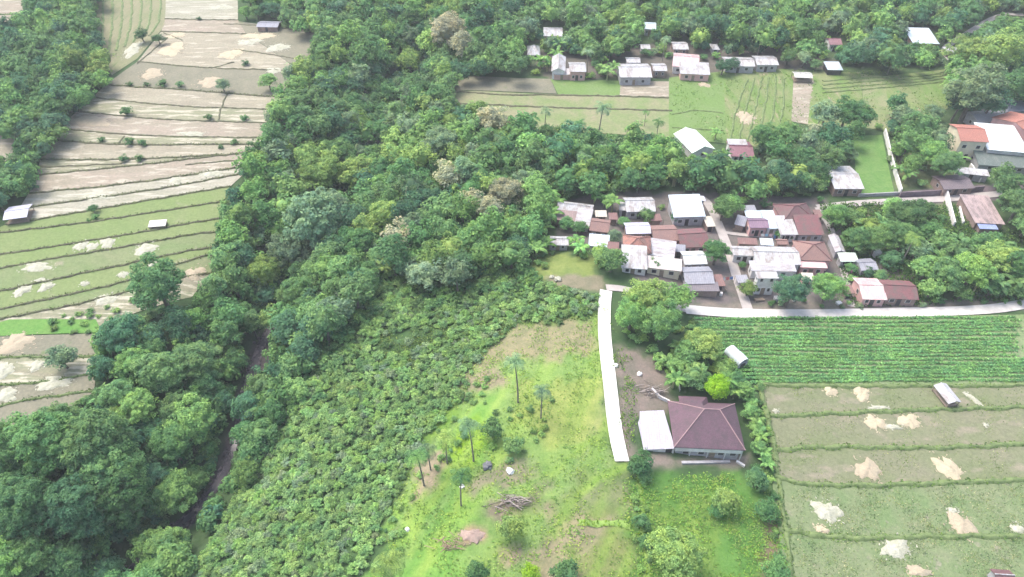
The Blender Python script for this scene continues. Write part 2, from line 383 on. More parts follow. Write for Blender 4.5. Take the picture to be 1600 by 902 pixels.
def smooth_line(pts, it=2):
    P = np.array(pts, float)
    for _ in range(it):
        Qn = [P[0]]
        for a_, b_ in zip(P[:-1], P[1:]): Qn += [a_ * .75 + b_ * .25, a_ * .25 + b_ * .75]
        Qn.append(P[-1]); P = np.array(Qn)
    return P
def road(name, px, width, mat, off=.16, kerb=None):
    P = smooth_line(gpoly(px), 2); poly = strip_poly(P, width)
    o = sheet(name, poly, mat, off, 1.2); return P

# ------------------------------------------------------------------ fields, banks, lanes
def lerp_line(L, u):
    L = sorted(L); return float(np.interp(u, [p[0] for p in L], [p[1] for p in L]))
BANKM = simple('grassy_bank', (.075, .12, .04), (.16, .22, .08), 1.2, vec='geo', bs=.8, bd=.1)
BANKD = simple('dark_earth_bank', (.085, .075, .055), (.13, .15, .07), 1.2, vec='geo', bs=.8, bd=.1)
def quads(C, Nn, S, asp=1.0, r=rng):
    """one quad per centre C with normal Nn and half size S"""
    n = len(C); Nn = Nn / (np.linalg.norm(Nn, axis=1, keepdims=True) + 1e-9)
    t = r.normal(size=(n, 3)); t -= (t * Nn).sum(1, keepdims=True) * Nn; t /= np.linalg.norm(t, axis=1, keepdims=True) + 1e-9
    b = np.cross(Nn, t); S = np.broadcast_to(np.asarray(S, float), (n,))[:, None]
    V = np.stack([C - t * S * asp, C - b * S * .55 , C + t * S * asp, C + b * S * .55], 1).reshape(-1, 3)
    return V, np.arange(n * 4).reshape(n, 4)
def bank(px, name='field_bank', wd=.8, ht=.4, mat=BANKM, tuft=True, col=(.085, .15, .05), gap=0):
    P = densify(smooth_line(gpoly(px), 1), .55)
    n = len(P); d = np.gradient(P, axis=0); d /= np.hypot(d[:, 0], d[:, 1])[:, None] + 1e-9; nn = np.stack([-d[:, 1], d[:, 0]], 1)
    P = P + nn * (.28 * wav(P[:, 0], P[:, 1], .9))[:, None]
    hh = ht * (1 + .35 * wav(P[:, 0], P[:, 1], 2.1, 2) + rng.normal(0, .12, n)); ww = wd * (1 + .3 * wav(P[:, 0], P[:, 1], 1.4, 4) + rng.normal(0, .12, n))
    prof = [(-.62, -.05), (-.34, .8), (0, 1.0), (.34, .75), (.62, -.05)]; rows = []
    for s, z in prof:
        X = P[:, 0] + nn[:, 0] * s * ww; Y = P[:, 1] + nn[:, 1] * s * ww; rows.append(np.stack([X, Y, H(X, Y) + .1 + z * hh], 1))
    V = np.stack(rows, 1).reshape(-1, 3); k = len(prof)
    i = (np.arange(n - 1)[:, None] * k + np.arange(k - 1)[None]).ravel(); Qb = np.stack([i, i + 1, i + k + 1, i + k], 1)
    o = link(name, npmesh(name, V, Qb, mat, smooth=True), kind='structure')
    if tuft:
        m = int(n * 5); j = rng.integers(0, n, m); off = rng.normal(0, .3, (m, 1)) * wd
        XY = P[j] + nn[j] * off + rng.normal(0, .2, (m, 2)); Z = H(XY[:, 0], XY[:, 1]) + rng.uniform(.15, .35, m) * (1 + ht)
        Vt, Qt = quads(np.column_stack([XY, Z]), rng.normal(size=(m, 3)) * .5 + (0, -.4, 1), rng.uniform(.12, .3, m))
        g = link('bank_grass', npmesh('bank_grass', Vt, Qt, LEAF)); g.parent = o; g.color = col + (1,)
    return o

TANP = field_mat('bare_tan', (.38, .34, .27), (.46, .42, .33), (.60, .54, .45), .12, (.45, 2, 1), .55)
TANG = field_mat('stubble_mixed', (.36, .33, .25), (.31, .33, .21), (.62, .57, .47), .14, (.35, 2.2, 1), .5)
PINKF = field_mat('bare_pinkish', (.44, .37, .31), (.38, .34, .27), (.58, .52, .44), .12, (.5, 1.9, 1), .53)
GREYF = field_mat('grey_stubble', (.27, .26, .20), (.32, .30, .23), (.22, .27, .14), .1)
PALEF = field_mat('pale_stubble', (.50, .47, .40), (.40, .39, .30), (.62, .58, .50), .12, (.35, 2.2, 1), .52)
GREENF = field_mat('green_stubble', (.235, .32, .125), (.27, .33, .15), (.34, .35, .22), .07)
GREENY = field_mat('yellow_green_stubble', (.22, .30, .13), (.29, .32, .18), (.38, .36, .26), .08)
GRNBR = field_mat('bright_green_paddy', (.20, .32, .10), (.23, .33, .13), (.30, .33, .17), .12)
STUBR = field_mat('short_stubble', (.23, .265, .145), (.285, .28, .195), (.34, .31, .235), .10, (.6, 1.4, 1), .55)
WEEDF = field_mat('weedy_stubble', (.20, .29, .13), (.27, .31, .18), (.36, .34, .26), .16)
MIXF = field_mat('mixed_far_field', (.24, .33, .13), (.36, .34, .22), (.42, .36, .27), .13)
LAWN = field_mat('lawn', (.15, .30, .085), (.20, .34, .11), (.14, .24, .08), .3)
BEANG = field_mat('bean_field_soil', (.24, .34, .15), (.28, .34, .19), None, .2)
CURVF = field_mat('streaky_green', (.19, .31, .09), (.29, .32, .16), (.42, .35, .25), .10, (1.7, .35, 1), .6)
RIBF = field_mat('ribbed_tan_green', (.28, .30, .17), (.36, .33, .22), (.2, .27, .12), .15, (1.6, .3, 1))
BRITE = field_mat('vivid_green', (.15, .34, .08), (.20, .36, .10), None, .2)

def strips(lines, mats, name, ext=0):
    for i in range(len(lines) - 1):
        P = gpoly(list(lines[i]) + list(reversed(lines[i + 1])))
        sheet(name, P, mats[i], .12)
# upper left terraces
UL = [[(262, -60), (370, -60)], [(258, 30), (372, 32)], [(252, 50), (300, 51), (385, 54)], [(215, 97), (330, 108), (470, 112)], [(165, 133), (300, 142), (440, 153)],
      [(145, 153), (270, 167), (432, 172)], [(120, 175), (280, 190), (422, 193)], [(92, 202), (250, 215), (412, 216)], [(85, 220), (200, 228), (404, 226)],
      [(63, 250), (200, 251), (396, 240)], [(58, 274), (183, 263), (336, 245), (392, 238)], [(45, 303), (185, 291), (390, 260)], [(30, 327), (215, 302), (382, 272)],
      [(8, 352), (160, 327), (360, 292)], [(-25, 368), (187, 342), (350, 315)], [(-25, 403), (200, 368), (345, 342)], [(-25, 425), (83, 405), (187, 388), (342, 362)],
      [(-25, 461), (133, 428), (340, 387)], [(-25, 490), (100, 463), (213, 437), (335, 397)], [(-25, 505), (133, 475), (330, 428)], [(-25, 520), (150, 512), (300, 465)]]
ULM = [PALEF, PINKF, TANP, GREYF, TANP, TANG, PINKF, TANG, TANP, TANG, PINKF, PALEF, PALEF, GREENF, GREENF, GREENF, GREENY, GREENF, GREENY, TANG]
strips(UL, ULM, 'terraced_field')
sheet('terraced_field', gpoly([(372, 34), (385, 53), (470, 112), (462, 108), (488, 90), (494, 50)]), GREYF, .13)
for i, L in enumerate(UL[1:-1]):
    bank(L, wd=.55 if i < 12 else .5, ht=.35, mat=BANKD, tuft=i > 6 or i == 3, col=(.09, .13, .05))
for L in ([(350, 38), (420, 42), (490, 52)], [(366, 78), (465, 93)], [(256, 52), (285, 64)], [(330, 108), (366, 98)], [(215, 100), (262, 60)], [(340, 192), (347, 165), (355, 148)],
          [(182, 228), (195, 214)], [(290, 258), (385, 250)], [(60, 262), (190, 257)]):
    bank(L, wd=.5, ht=.3, mat=BANKD, tuft=False)
# left lower fields
LL = [[(-25, 528), (150, 522)], [(-25, 560), (80, 558), (160, 557)], [(-25, 604), (80, 598), (150, 582)], [(-25, 642), (50, 624), (148, 612)], [(-25, 675), (60, 662), (100, 650)]]
strips(LL, [GREYF, TANG, GREYF, GREYF], 'terraced_field')
for L in LL[1:-1]: bank(L, wd=.5, ht=.3)
sheet('vegetable_strip', gpoly([(15, 500), (150, 500), (160, 520), (-25, 527), (-25, 512)]), BRITE, .15)
# ribbed field upper left, small ones at the corner
sheet('terraced_field', gpoly([(150, -50), (262, -50), (258, 40), (215, 92), (175, 118), (160, 90), (140, 20)]), RIBF, .12)
for k in range(7):
    u0 = 160 + k * 15; bank([(u0, -40), (u0 + 2, 30), (u0 - 4 - k * 2, 92 - k * 6)], wd=.8, ht=.3, tuft=False)
sheet('terraced_field', gpoly([(-60, -60), (55, -60), (45, 25), (15, 70), (-40, 95), (-60, 40)]), PINKF, .12)
bank([(-40, 30), (10, 22), (45, 27)], wd=.7, ht=.4)
sheet('terraced_field', gpoly([(-60, 195), (15, 200), (32, 215), (15, 262), (-60, 290)]), TANP, .12)
# the fields beyond the wood
MF = [[(712, 122), (860, 124), (870, 147), (700, 144)], [(860, 124), (970, 127), (968, 152), (872, 148)], [(970, 127), (1045, 128), (1045, 152), (968, 152)],
      [(700, 145), (870, 149), (1045, 154), (1045, 172), (860, 168), (690, 165)], [(690, 166), (860, 169), (1045, 173), (1045, 215), (860, 205), (740, 195)],
      [(1045, 122), (1130, 112), (1135, 225), (1045, 215)], [(1130, 112), (1240, 108), (1235, 235), (1135, 225)], [(1240, 118), (1275, 118), (1262, 195), (1236, 190)],
      [(1270, 112), (1345, 114), (1350, 200), (1262, 195)], [(1345, 116), (1382, 120), (1396, 208), (1352, 200)], [(1380, 120), (1485, 108), (1487, 165), (1450, 195), (1396, 205)]]
for P, m_ in zip(MF, [GREYF, GRNBR, PINKF, MIXF, MIXF, GRNBR, CURVF, PINKF, CURVF, MIXF, CURVF]): sheet('distant_field', gpoly(P), m_, .12)
for L in ([(700, 145), (780, 150), (870, 149), (960, 151), (1045, 154)], [(690, 166), (860, 169), (1050, 174)]): bank(L, wd=.7, ht=.4, mat=BANKD, tuft=False)
for k in range(6): bank([(1140 + 14 * k, 222), (1150 + 15 * k, 170), (1168 + 11 * k, 125 - k)], wd=.6, ht=.3, tuft=False)
for k in range(4): bank([(1285, 128 + 6 * k), (1360, 122 + 6 * k), (1440, 121 + 4 * k), (1480, 112 + 5 * k)], wd=.6, ht=.35, tuft=False)
bank([(1050, 180), (1090, 172), (1130, 178)], wd=.6, ht=.3, tuft=False); bank([(1050, 200), (1130, 205)], wd=.6, ht=.3, tuft=False)
sheet('lawn', gpoly([(1333, 213), (1378, 212), (1398, 305), (1340, 309)]), LAWN, .12)
# right fields
sheet('bean_field', gpoly([(1082, 497), (1340, 498), (1600, 492), (1700, 480), (1700, 602), (1192, 600), (1150, 545), (1100, 530)]), BEANG, .12)
RF = [[(1188, 602), (1600, 603), (1720, 603)], [(1203, 651), (1320, 646), (1450, 641), (1600, 637), (1720, 632)], [(1212, 704), (1300, 698), (1400, 701), (1500, 700), (1600, 694), (1720, 688)],
      [(1205, 742), (1245, 757), (1330, 760), (1450, 756), (1600, 751), (1720, 745)], [(1215, 828), (1320, 843), (1440, 839), (1600, 839), (1720, 835)], [(1235, 960), (1720, 960)]]
strips(RF, [STUBR, STUBR, STUBR, WEEDF, WEEDF], 'stubble_field')
for i, L in enumerate(RF[:-1]): bank(L, wd=.85, ht=.45, col=(.10, .19, .05))
bank([(1186, 602), (1197, 640), (1208, 690), (1214, 735), (1222, 790), (1232, 850), (1240, 960)], wd=.9, ht=.35, mat=BANKM)
# contour edges of the grassy hill
CL = (.15, .27, .045)
for L in ([(1000, 730), (1002, 800), (1012, 905)], [(905, 820), (960, 816), (985, 824)]):
    o = bank(L, wd=.8, ht=.10, mat=simple('bright_grass_edge', (.16, .28, .05), (.23, .34, .08), 1., vec='geo'), col=CL, name='grass_terrace_edge')
# stream
sw = np.array([2.4, 2.4, 2.2, 2.2, 2.6, 3.2, 4.2, 4.6, 3.4, 3.4, 4.4, 3., 3., 3.])
SL = smooth_line(STREAM, 1)
sheet('stream_bed', strip_poly(SL, np.interp(np.linspace(0, 1, len(SL)), np.linspace(0, 1, len(sw)), sw * .5)), STONE, .14, 1.2)
mw, tw, pw = nodes('stream_water'); pw.inputs['Base Color'].default_value = (.07, .065, .075, 1); pw.inputs['Roughness'].default_value = .18
bump(tw, pw, nz(tw, 1.5, 4, .6, geo(tw)), .4, .08)
sheet('stream_water', strip_poly(SL + np.array([.2, 0]), 1.0), mw, .30, 1.2)
# lanes
PATHW = road('concrete_path', [(947, 455), (944, 480), (944, 520), (948, 560), (954, 610), (958, 650), (964, 690), (972, 722)], 2.55, PATHM, .24)
road('concrete_path', [(1083, 487), (1050, 478), (1010, 462), (975, 452), (947, 450)], 2.0, DIRTL, .17)
ROADW = road('concrete_road', [(1070, 484), (1130, 489), (1200, 491), (1300, 491), (1400, 489), (1500, 487), (1560, 483), (1610, 474), (1720, 455)], 2.7, CONC, .20)
road('village_lane', [(1168, 484), (1160, 460), (1148, 425), (1140, 395), (1128, 365), (1116, 335), (1102, 312), (1080, 305)], 2.3, DIRTL, .17)
road('village_lane', [(1277, 325), (1340, 318), (1400, 315), (1480, 312), (1600, 300)], 2.4, DIRTL, .17)
road('village_lane', [(1277, 325), (1300, 360), (1318, 420), (1330, 480)], 1.6, DIRTL, .17)
road('footpath', [(1125, 363), (1160, 368), (1200, 370), (1243, 372)], 1.2, DIRTL, .18)
road('dirt_track', [(1600, 24), (1560, 22), (1500, 60), (1470, 78), (1490, 100)], 2.4, DIRTL, .17)

# ------------------------------------------------------------------ straw heaps and patches (each one a thing)
def heap(u, v, wp, hp, mat, label, ht=.3, cat='straw heap', name='straw_heap', rot=0., lob=1.):
    x, y, z = g1(u, v); _, _, s = proj(x, y, z); s = float(s)
    el = math.atan2(CZ - z, math.hypot(x, y)); rx = wp / s / 2; ry = hp / s / math.sin(el) / 2
    V = []; n = 26; rings = 6; ph = rng.uniform(0, 6.28, 4); c, s_ = math.cos(rot), math.sin(rot)
    for r in range(rings + 1):
        q = r / rings
        for k in range(n):
            a_ = 2 * math.pi * k / n
            rr = q * (1 + lob * (.16 * math.sin(2 * a_ + ph[0]) + .13 * math.sin(3 * a_ + ph[1]) + .12 * math.sin(5 * a_ + ph[2]) + .10 * math.sin(9 * a_ + ph[3]) + .07 * math.sin(14 * a_ + ph[1])))
            px_, py_ = rx * rr * math.cos(a_), ry * rr * math.sin(a_); px_, py_ = px_ * c - py_ * s_, px_ * s_ + py_ * c
            hz = ht * max(0, 1 - q ** 2.2) * (1 + .5 * math.sin(px_ * 2.3 + ph[0]) * math.cos(py_ * 1.9 + ph[1])) + (.13 if r < rings else .04) + rng.normal(0, .02)
            V.append((px_, py_, Hs(x + px_, y + py_) - z + hz))
    Qh = [(r * n + k, r * n + (k + 1) % n, (r + 1) * n + (k + 1) % n, (r + 1) * n + k) for r in range(rings) for k in range(n)]
    m_ = int(max(20, rx * ry * 9)); aa = rng.uniform(0, 6.283, m_); qq = rng.normal(1.0, .22, m_); X_ = rx * qq * np.cos(aa); Y_ = ry * qq * np.sin(aa); X_, Y_ = X_ * c - Y_ * s_, X_ * s_ + Y_ * c
    Z_ = H(X_ + x, Y_ + y) - z + rng.uniform(.14, .26, m_); Vs, Qs_ = quads(np.stack([X_, Y_, Z_], 1), rng.normal(size=(m_, 3)) * .25 + (0, 0, 1), rng.uniform(.08, .28, m_), 1.3)
    Va, Qa = np.array(V), np.array(Qh); Va = np.concatenate([Va, Vs]); Qa = np.concatenate([Qa, Qs_ + len(V)])
    o = link(name, npmesh(name, Va, Qa, mat, smooth=True)); o.location = (x, y, z)
    return tag(o, label, cat, None if cat != 'straw heap' else 'straw heaps lying on the fields')
HE = [(1297, 611, 22, 16, STRAW, 'small pale straw heap in the first right stubble field, left one of a pair', -.5), (1346, 615, 28, 20, STRAW, 'pale straw heap beside a smaller one in the first right stubble field', .1),
      (1373, 638, 32, 7, STRAWW, 'thin greenish straw ridge lying along the grassy bank under the straw pair', 0), (1367, 661, 30, 22, STRAW, 'pale yellow straw heap just below the bank, left of its twin', .2),
      (1420, 659, 32, 22, STRAW, 'pale yellow straw heap just below the bank, right of its twin', .5), (1394, 668, 30, 7, STRAWW, 'low thin smear of straw joining two yellow heaps', 0),
      (1356, 735, 40, 30, STRAWP, 'large pinkish orange straw heap in the third right field', -.4), (1481, 733, 32, 38, STRAW, 'long yellow straw heap slanting in the third right field', .35),
      (1284, 828, 20, 13, STRAW, 'small pale straw heap on the bank of the weedy field', -.4), (1292, 800, 42, 32, STRAWW, 'wide scattered grey straw spread in the weedy field', 0),
      (1503, 822, 44, 30, STRAWP, 'wide pinkish straw spread beside the fourth bank', -.2), (1488, 799, 16, 9, STRAWW, 'little white straw heap above the pinkish spread', 0),
      (1590, 828, 20, 14, STRAWW, 'white straw heap at the right edge of the weedy field', -.5), (1400, 857, 52, 26, STRAWW, 'ragged bleached straw heap in the nearest right field', .2),
      (1434, 893, 36, 16, STRAWP, 'rounded pink straw heap at the very bottom of the nearest field', 0), (1522, 626, 10, 22, STRAWW, 'thin white straw streak right of the field hut', .5),
      (1212, 643, 9, 6, STRAWW, 'tiny white heap at the left end of the first right bank', 0), (1540, 665, 7, 5, STRAWW, 'tiny white dot of straw in the second right field', 0),
      (58, 418, 50, 12, STRAWW, 'long white straw heap on the left green terrace near the frame edge', 0), (35, 455, 26, 14, STRAWW, 'white straw heap, left one of a pair on a left terrace', 0),
      (72, 449, 20, 14, STRAWW, 'white straw heap, right one of a pair on a left terrace', 0), (64, 439, 24, 6, STRAWW, 'thin white straw strip lying on the bank above a pair of heaps', 0),
      (127, 385, 20, 13, STRAWW, 'first of three white straw heaps in a row on the green terrace', 0), (144, 386, 18, 12, STRAWW, 'middle one of three white straw heaps in a row', 0),
      (168, 380, 24, 15, STRAWW, 'rightmost and tallest of three white straw heaps in a row', .3), (228, 390, 36, 15, STRAWW, 'rectangular white straw spread above the big lone tree', 0),
      (193, 430, 16, 9, STRAWW, 'small white straw heap left of the big lone tree', 0), (238, 413, 14, 7, STRAWW, 'small white straw heap at the top edge of the big lone tree', 0),
      (133, 444, 14, 7, STRAWW, 'faint pale straw streak in the middle of the left green terrace', .3), (24, 537, 54, 24, STRAWP, 'broad pale pink straw spread at the left edge under the bright green strip', 0),
      (85, 599, 60, 17, STRAWW, 'broad white straw heap beside the grey green round tree', 0), (8, 580, 26, 24, STRAWW, 'white straw heap cut by the left frame edge', 0),
      (58, 572, 24, 14, STRAWW, 'small white straw heap left of the grey green round tree', 0), (10, 618, 40, 18, STRAWW, 'pale straw spread low at the left frame edge', 0),
      (238, 116, 34, 14, STRAWP, 'pale straw spread on the grey terrace, left one', 0), (328, 129, 38, 14, STRAWP, 'pale straw spread on the grey terrace by the small bushes', 0),
      (362, 85, 36, 14, STRAW, 'pale straw heap in the middle of the wide grey terrace', .2), (434, 75, 34, 12, STRAWW, 'pale straw heap near the right end of the wide grey terrace', 0),
      (390, 66, 38, 9, STRAWW, 'flat white straw spread beneath the upper right bank', 0), (405, 57, 50, 10, STRAW, 'long pale straw spread in the topmost right terrace', 0),
      (428, 111, 22, 10, STRAWW, 'white straw heap by the pale shrub at the terrace end', 0), (275, 56, 28, 8, STRAW, 'yellowish straw heap near the corner of the upper terrace', 0),
      (268, 78, 40, 18, STRAW, 'yellow straw spread at the left end of the wide grey terrace', .4), (345, 12, 34, 8, STRAWW, 'pale straw spread in the farthest terrace', 0),
      (208, 78, 22, 22, STRAWW, 'pale bare patch of straw at the foot of the ribbed field', 0), (140, 190, 70, 14, STRAWP, 'pinkish straw spread at the left end of a tan terrace', 0),
      (300, 210, 44, 7, STRAWW, 'thin pale straw streak in the middle tan terrace', 0), (275, 283, 22, 12, STRAWW, 'white straw heap by the lower pale terrace bank', 0),
      (150, 308, 60, 9, STRAWW, 'long white straw spread above the dark bank near the field hut', 0), (330, 272, 44, 9, STRAWW, 'long white straw spread on the right end of the pale terrace', 0),
      (165, 469, 40, 14, STRAWW, 'pale straw spread left of the big lone tree foot', .3), (305, 428, 30, 18, STRAWP, 'pinkish straw spread right of the big lone tree', .4),
      (1166, 185, 34, 18, STRAWP, 'bare pinkish straw patch in the curved far field', 0), (1100, 133, 20, 7, STRAWP, 'small pinkish straw patch at the top of the green far field', 0)]
for u, v, a_, b_, m_, lb, ro in HE: heap(u, v, a_, b_, m_, lb, .22 + .006 * b_, rot=ro)
heap(738, 837, 34, 22, simple('pink_soil', (.36, .26, .22), (.28, .22, .18), 1.5, bs=.8, bd=.1), 'small mound of pinkish bare soil on the grassy hill', .35, 'soil mound', 'soil_mound')

# ------------------------------------------------------------------ buildings
ROOFS = []
def scale_at(u, v, zc):
    x, y = at_z(u, v, zc); _, _, s = proj(x, y, zc); el = math.atan2(CZ - zc, math.hypot(x, y)); return float(x), float(y), float(s), math.sin(el)
def building(label, u, v, wp, hp, yaw=0, roof='gable', rm=WHITE, wm=WALLW, wall=2.6, rise=1.1, axis='x', cat='house', name='village_house', oh=.35, near=False, openhut=False, group=None, cap=None, win=2):
    x, y, z0 = g1(u, v, wall + rise * .4); zc = z0 + wall + rise * .4
    _, _, s, se = scale_at(u, v, zc); L = wp / s; W = hp / s / se
    root = empty(name, (x, y, z0), R(yaw)); tag(root, label, cat, group)
    ROOFS.append((u - wp / 2 - 1, u + wp / 2 + 1, v - hp / 2 - 2, v + hp / 2 + wall * s * math.cos(math.asin(se)) * .8))
    if axis == 'y': A, B = W, L
    else: A, B = L, W
    def P(a_, b_, z_): return (a_, b_, z_) if axis == 'x' else (-b_, a_, z_)
    a, b = A / 2, B / 2; ia, ib = max(a - oh, a * .7), max(b - oh, b * .7)
    sl = rise / b if roof in ('gable',) else 0
    wb = MB(); zt = wall
    if openhut:
        for sx in (-1, 1):
            for sy in (-1, 1):
                q = MB(); cx, cy = P(ia * sx, ib * sy, 0)[:2]; zq = wall + (rise * (1 - ib / b) if roof == 'gable' else 0) - .02
                q.box(cx - .07, cx + .07, cy - .07, cy + .07, -.5, zq); q.build('post', TIMBER, root)
        q = MB(); c0 = P(ia, ib, 0); q.box(-abs(c0[0]), abs(c0[0]), -abs(c0[1]), abs(c0[1]), .35, .5); q.build('platform', TIMBER, root)
    else:
        lift = lambda bb: (rise * (1 - abs(bb) / b) if roof == 'gable' else (rise * (bb + b) / (2 * b) if roof == 'shed' else (rise * min(1, (b - abs(bb)) / b) if roof == 'hip' else 0)))
        zl, zh = wall + lift(-ib) - .03, wall + lift(ib) - .03
        c = [(-ia, -ib), (ia, -ib), (ia, ib), (-ia, ib)]; zz = [zl, zl, zh, zh]; th = .12
        for k in range(4):
            (x0_, y0_), (x1_, y1_) = c[k], c[(k + 1) % 4]; za, zb = zz[k], zz[(k + 1) % 4]
            wb.face(P(x0_, y0_, -.6), P(x1_, y1_, -.6), P(x1_, y1_, zb), P(x0_, y0_, za))
        if roof == 'gable':
            for sx in (-1, 1): wb.face(P(sx * ia, -ib, zl), P(sx * ia, ib, zl), P(sx * ia, 0, wall + rise - .04))
        if roof == 'flat':                       # parapet and slab
            pass
        wb.build('wall', wm, root)
    rb = MB(); T = .10
    if roof == 'gable':
        e = .02
        rb.slab([P(-a, -b, wall), P(a, -b, wall), P(a, 0, wall + rise), P(-a, 0, wall + rise)], T)
        rb.slab([P(-a, 0, wall + rise - .002), P(a, 0, wall + rise - .002), P(a, b, wall - .002), P(-a, b, wall - .002)], T)
    elif roof == 'shed': rb.slab([P(-a, -b, wall), P(a, -b, wall), P(a, b, wall + rise), P(-a, b, wall + rise)], T)
    elif roof == 'flat': rb.slab([P(-a, -b, wall + T), P(a, -b, wall + T), P(a, b, wall + T + .03), P(-a, b, wall + T + .03)], T + .02)
    elif roof == 'hip':
        r = max(a - b, .15); zr = wall + rise
        rb.face(P(-a, -b, wall), P(a, -b, wall), P(r, 0, zr), P(-r, 0, zr)); rb.face(P(a, b, wall), P(-a, b, wall), P(-r, 0, zr), P(r, 0, zr))
        rb.face(P(a, -b, wall), P(a, b, wall), P(r, 0, zr)); rb.face(P(-a, b, wall), P(-a, -b, wall), P(-r, 0, zr))
        rb.slab([P(-a, -b, wall - .01), P(a, -b, wall - .01), P(a, b, wall - .01), P(-a, b, wall - .01)], .12)
    ro = rb.build('roof', rm, root)
    if cap or roof in ('hip', 'gable'):
        cm = cap or rm; q = MB(); zr = wall + rise + .05
        if roof == 'gable': q.tube([P(-a, 0, zr - .02), P(a, 0, zr - .02)], [.11, .11], 6)
        elif roof == 'hip':
            r = max(a - b, .15)
            q.tube([P(-r, 0, zr), P(r, 0, zr)], [.12, .12], 6)
            for sx in (-1, 1):
                for sy in (-1, 1): q.tube([P(sx * r, 0, zr), P(sx * a, sy * b, wall + .05)], [.11, .11], 6)
        q.build('ridge_cap', cm, ro)
    if not openhut and not roof == 'none':
        def opening(nm, side, t, w_, z0_, z1_, m_):
            # side 0 front(-b) 1 right(+a) 2 left(-a)
            q = MB(); e0, e1 = .015, .06
            if side == 0: pts = [P(t - w_ / 2, -ib - e1, 0), P(t + w_ / 2, -ib + .02, 0)]
            elif side == 1: pts = [P(ia - .02, t - w_ / 2, 0), P(ia + e1, t + w_ / 2, 0)]
            else: pts = [P(-ia - e1, t - w_ / 2, 0), P(-ia + .02, t + w_ / 2, 0)]
            xa, xb = sorted((pts[0][0], pts[1][0])); ya, yb = sorted((pts[0][1], pts[1][1]))
            q.box(xa, xb, ya, yb, z0_, z1_); o = q.build(nm, m_, root)
            if nm == 'window':
                g = MB(); m3 = .08
                if (xb - xa) > (yb - ya): g.box(xa + m3, xb - m3, ya - .015, yb - .04, z0_ + m3, z1_ - m3)
                elif pts[0][0] + pts[1][0] < 0: g.box(xa - .015, xb - .04, ya + m3, yb - m3, z0_ + m3, z1_ - m3)
                else: g.box(xa + .04, xb + .015, ya + m3, yb - m3, z0_ + m3, z1_ - m3)
                g.build('pane', DARK, o)
        fl = ia * 2 if axis == 'x' else ia * 2
        zs = [0] if wall < 4.5 else [0, 2.9]
        opening('door', 0, -ia * .1, .9, 0, 2.0, TIMBER if rng.random() < .6 else DARK)
        for zz_ in zs:
            if win >= 2 and ia > 1.5:
                opening('window', 0, -ia * .58, min(1.1, ia * .35), zz_ + .95, zz_ + min(2.0, wall - .35), FRAMEW); opening('window', 0, ia * .5, min(1.1, ia * .35), zz_ + .95, zz_ + min(2.0, wall - .35), FRAMEW)
            if win: opening('window', 1 if x < 0 else 2, 0, min(1.0, ib * .5), zz_ + .95, zz_ + min(2.0, wall - .35), FRAMEW)
    return root
B = building
# ---- village left of the lane
B('white metal roofed end of a long house at the village left corner', 899, 323, 56, 16, -12, 'gable', WHITE, WALLB, rise=.9)
B('brown rusty lean-to roof below the white roof at the village left corner', 884, 337, 34, 13, -8, 'shed', metal_mat('old_brown_metal', (.30, .22, .21), (.4, .33, .3)), WALLB, wall=2.2, rise=.6, win=0)
B('white sloping lean-to roof at the right end of the leftmost long house', 912, 340, 24, 24, -14, 'shed', WHITEY, WALLW, wall=2.2, rise=.8, win=1)
B('small brown tiled house just right of the leftmost long house', 938, 350, 30, 20, -12, 'gable', TTAN, WALLB, rise=1)
B('tiny beige roofed shed behind the small brown tiled house', 939, 334, 18, 8, 0, 'shed', BEIGE, WALLB, wall=2, rise=.4, win=0, cat='shed', name='shed')
B('white roofed house by the wood edge with a small white wing', 999, 317, 46, 22, 2, 'gable', WHITE, WALLG, rise=1.2)
B('small white wing roof left of the white roofed house by the wood edge', 975, 322, 16, 12, 0, 'shed', WHITE, WALLG, wall=2.2, rise=.4, win=0)
B('pale blue metal roofed house beside the top of the village lane', 1073, 322, 50, 26, 3, 'shed', BLUEM, WALLG, wall=3.0, rise=1.6, axis='x')
B('thin lavender roof strip along the back of the pale blue roofed house', 1074, 309, 56, 7, 2, 'flat', LAV, WALLG, wall=3.6, win=0)
B('narrow lavender white roof in the middle of the village', 996, 355, 39, 17, 2, 'gable', LAV, WALLB, rise=.7)
B('brown tiled house between the lavender roof and the red brown house', 1038, 362, 40, 24, 3, 'gable', TTAN, WALLP, rise=1.0)
B('dark red brown tiled house against the lane', 1081, 369, 46, 28, 5, 'gable', TRBR, WALLP, rise=1.3)
B('reddish hipped roof house standing among white lean-to roofs', 996, 378, 44, 26, -6, 'hip', TRED, WALLW, rise=1.8, wall=3.0)
B('large white lean-to roof in front of the reddish hipped house', 991, 402, 40, 30, -6, 'shed', WHITE, WALLW, wall=2.3, rise=1.2, axis='x')
B('white lean-to roof right of the reddish hipped house', 1034, 388, 42, 22, -14, 'shed', WHITEY, WALLW, wall=2.5, rise=.9)
B('long low white roof over a cream wall at the village front', 1038, 412, 54, 15, -10, 'shed', metal_mat('pinkish_white_metal', (.58, .52, .50), (.46, .38, .36)), WALLY, wall=2.6, rise=.7)
B('grey white patched roof above the big grey roof', 1084, 401, 36, 20, 3, 'gable', metal_mat('patched_white_metal', (.66, .70, .68), (.3, .3, .3), .52), WALLG, rise=.8)
B('big dark grey roof house at the lower end of the village lane', 1090, 428, 46, 26, 2, 'gable', GREYM, WALLG, rise=1.0, wall=2.4)
B('dark lean-to in front of the big dark grey roof', 1098, 448, 50, 12, 0, 'shed', metal_mat('dark_old_metal', (.17, .15, .17), (.25, .22, .22)), WALLB, wall=1.9, rise=.4, win=0)
B('small white shed roof next to the banana plants at the clearing', 873, 375, 32, 14, -3, 'gable', WHITE, WALLG, rise=.6, wall=2.1)
B('small pale blue shed roof between the clearing and the village', 936, 376, 32, 16, -8, 'shed', BLUEM, WALLG, rise=.6, wall=2.1)
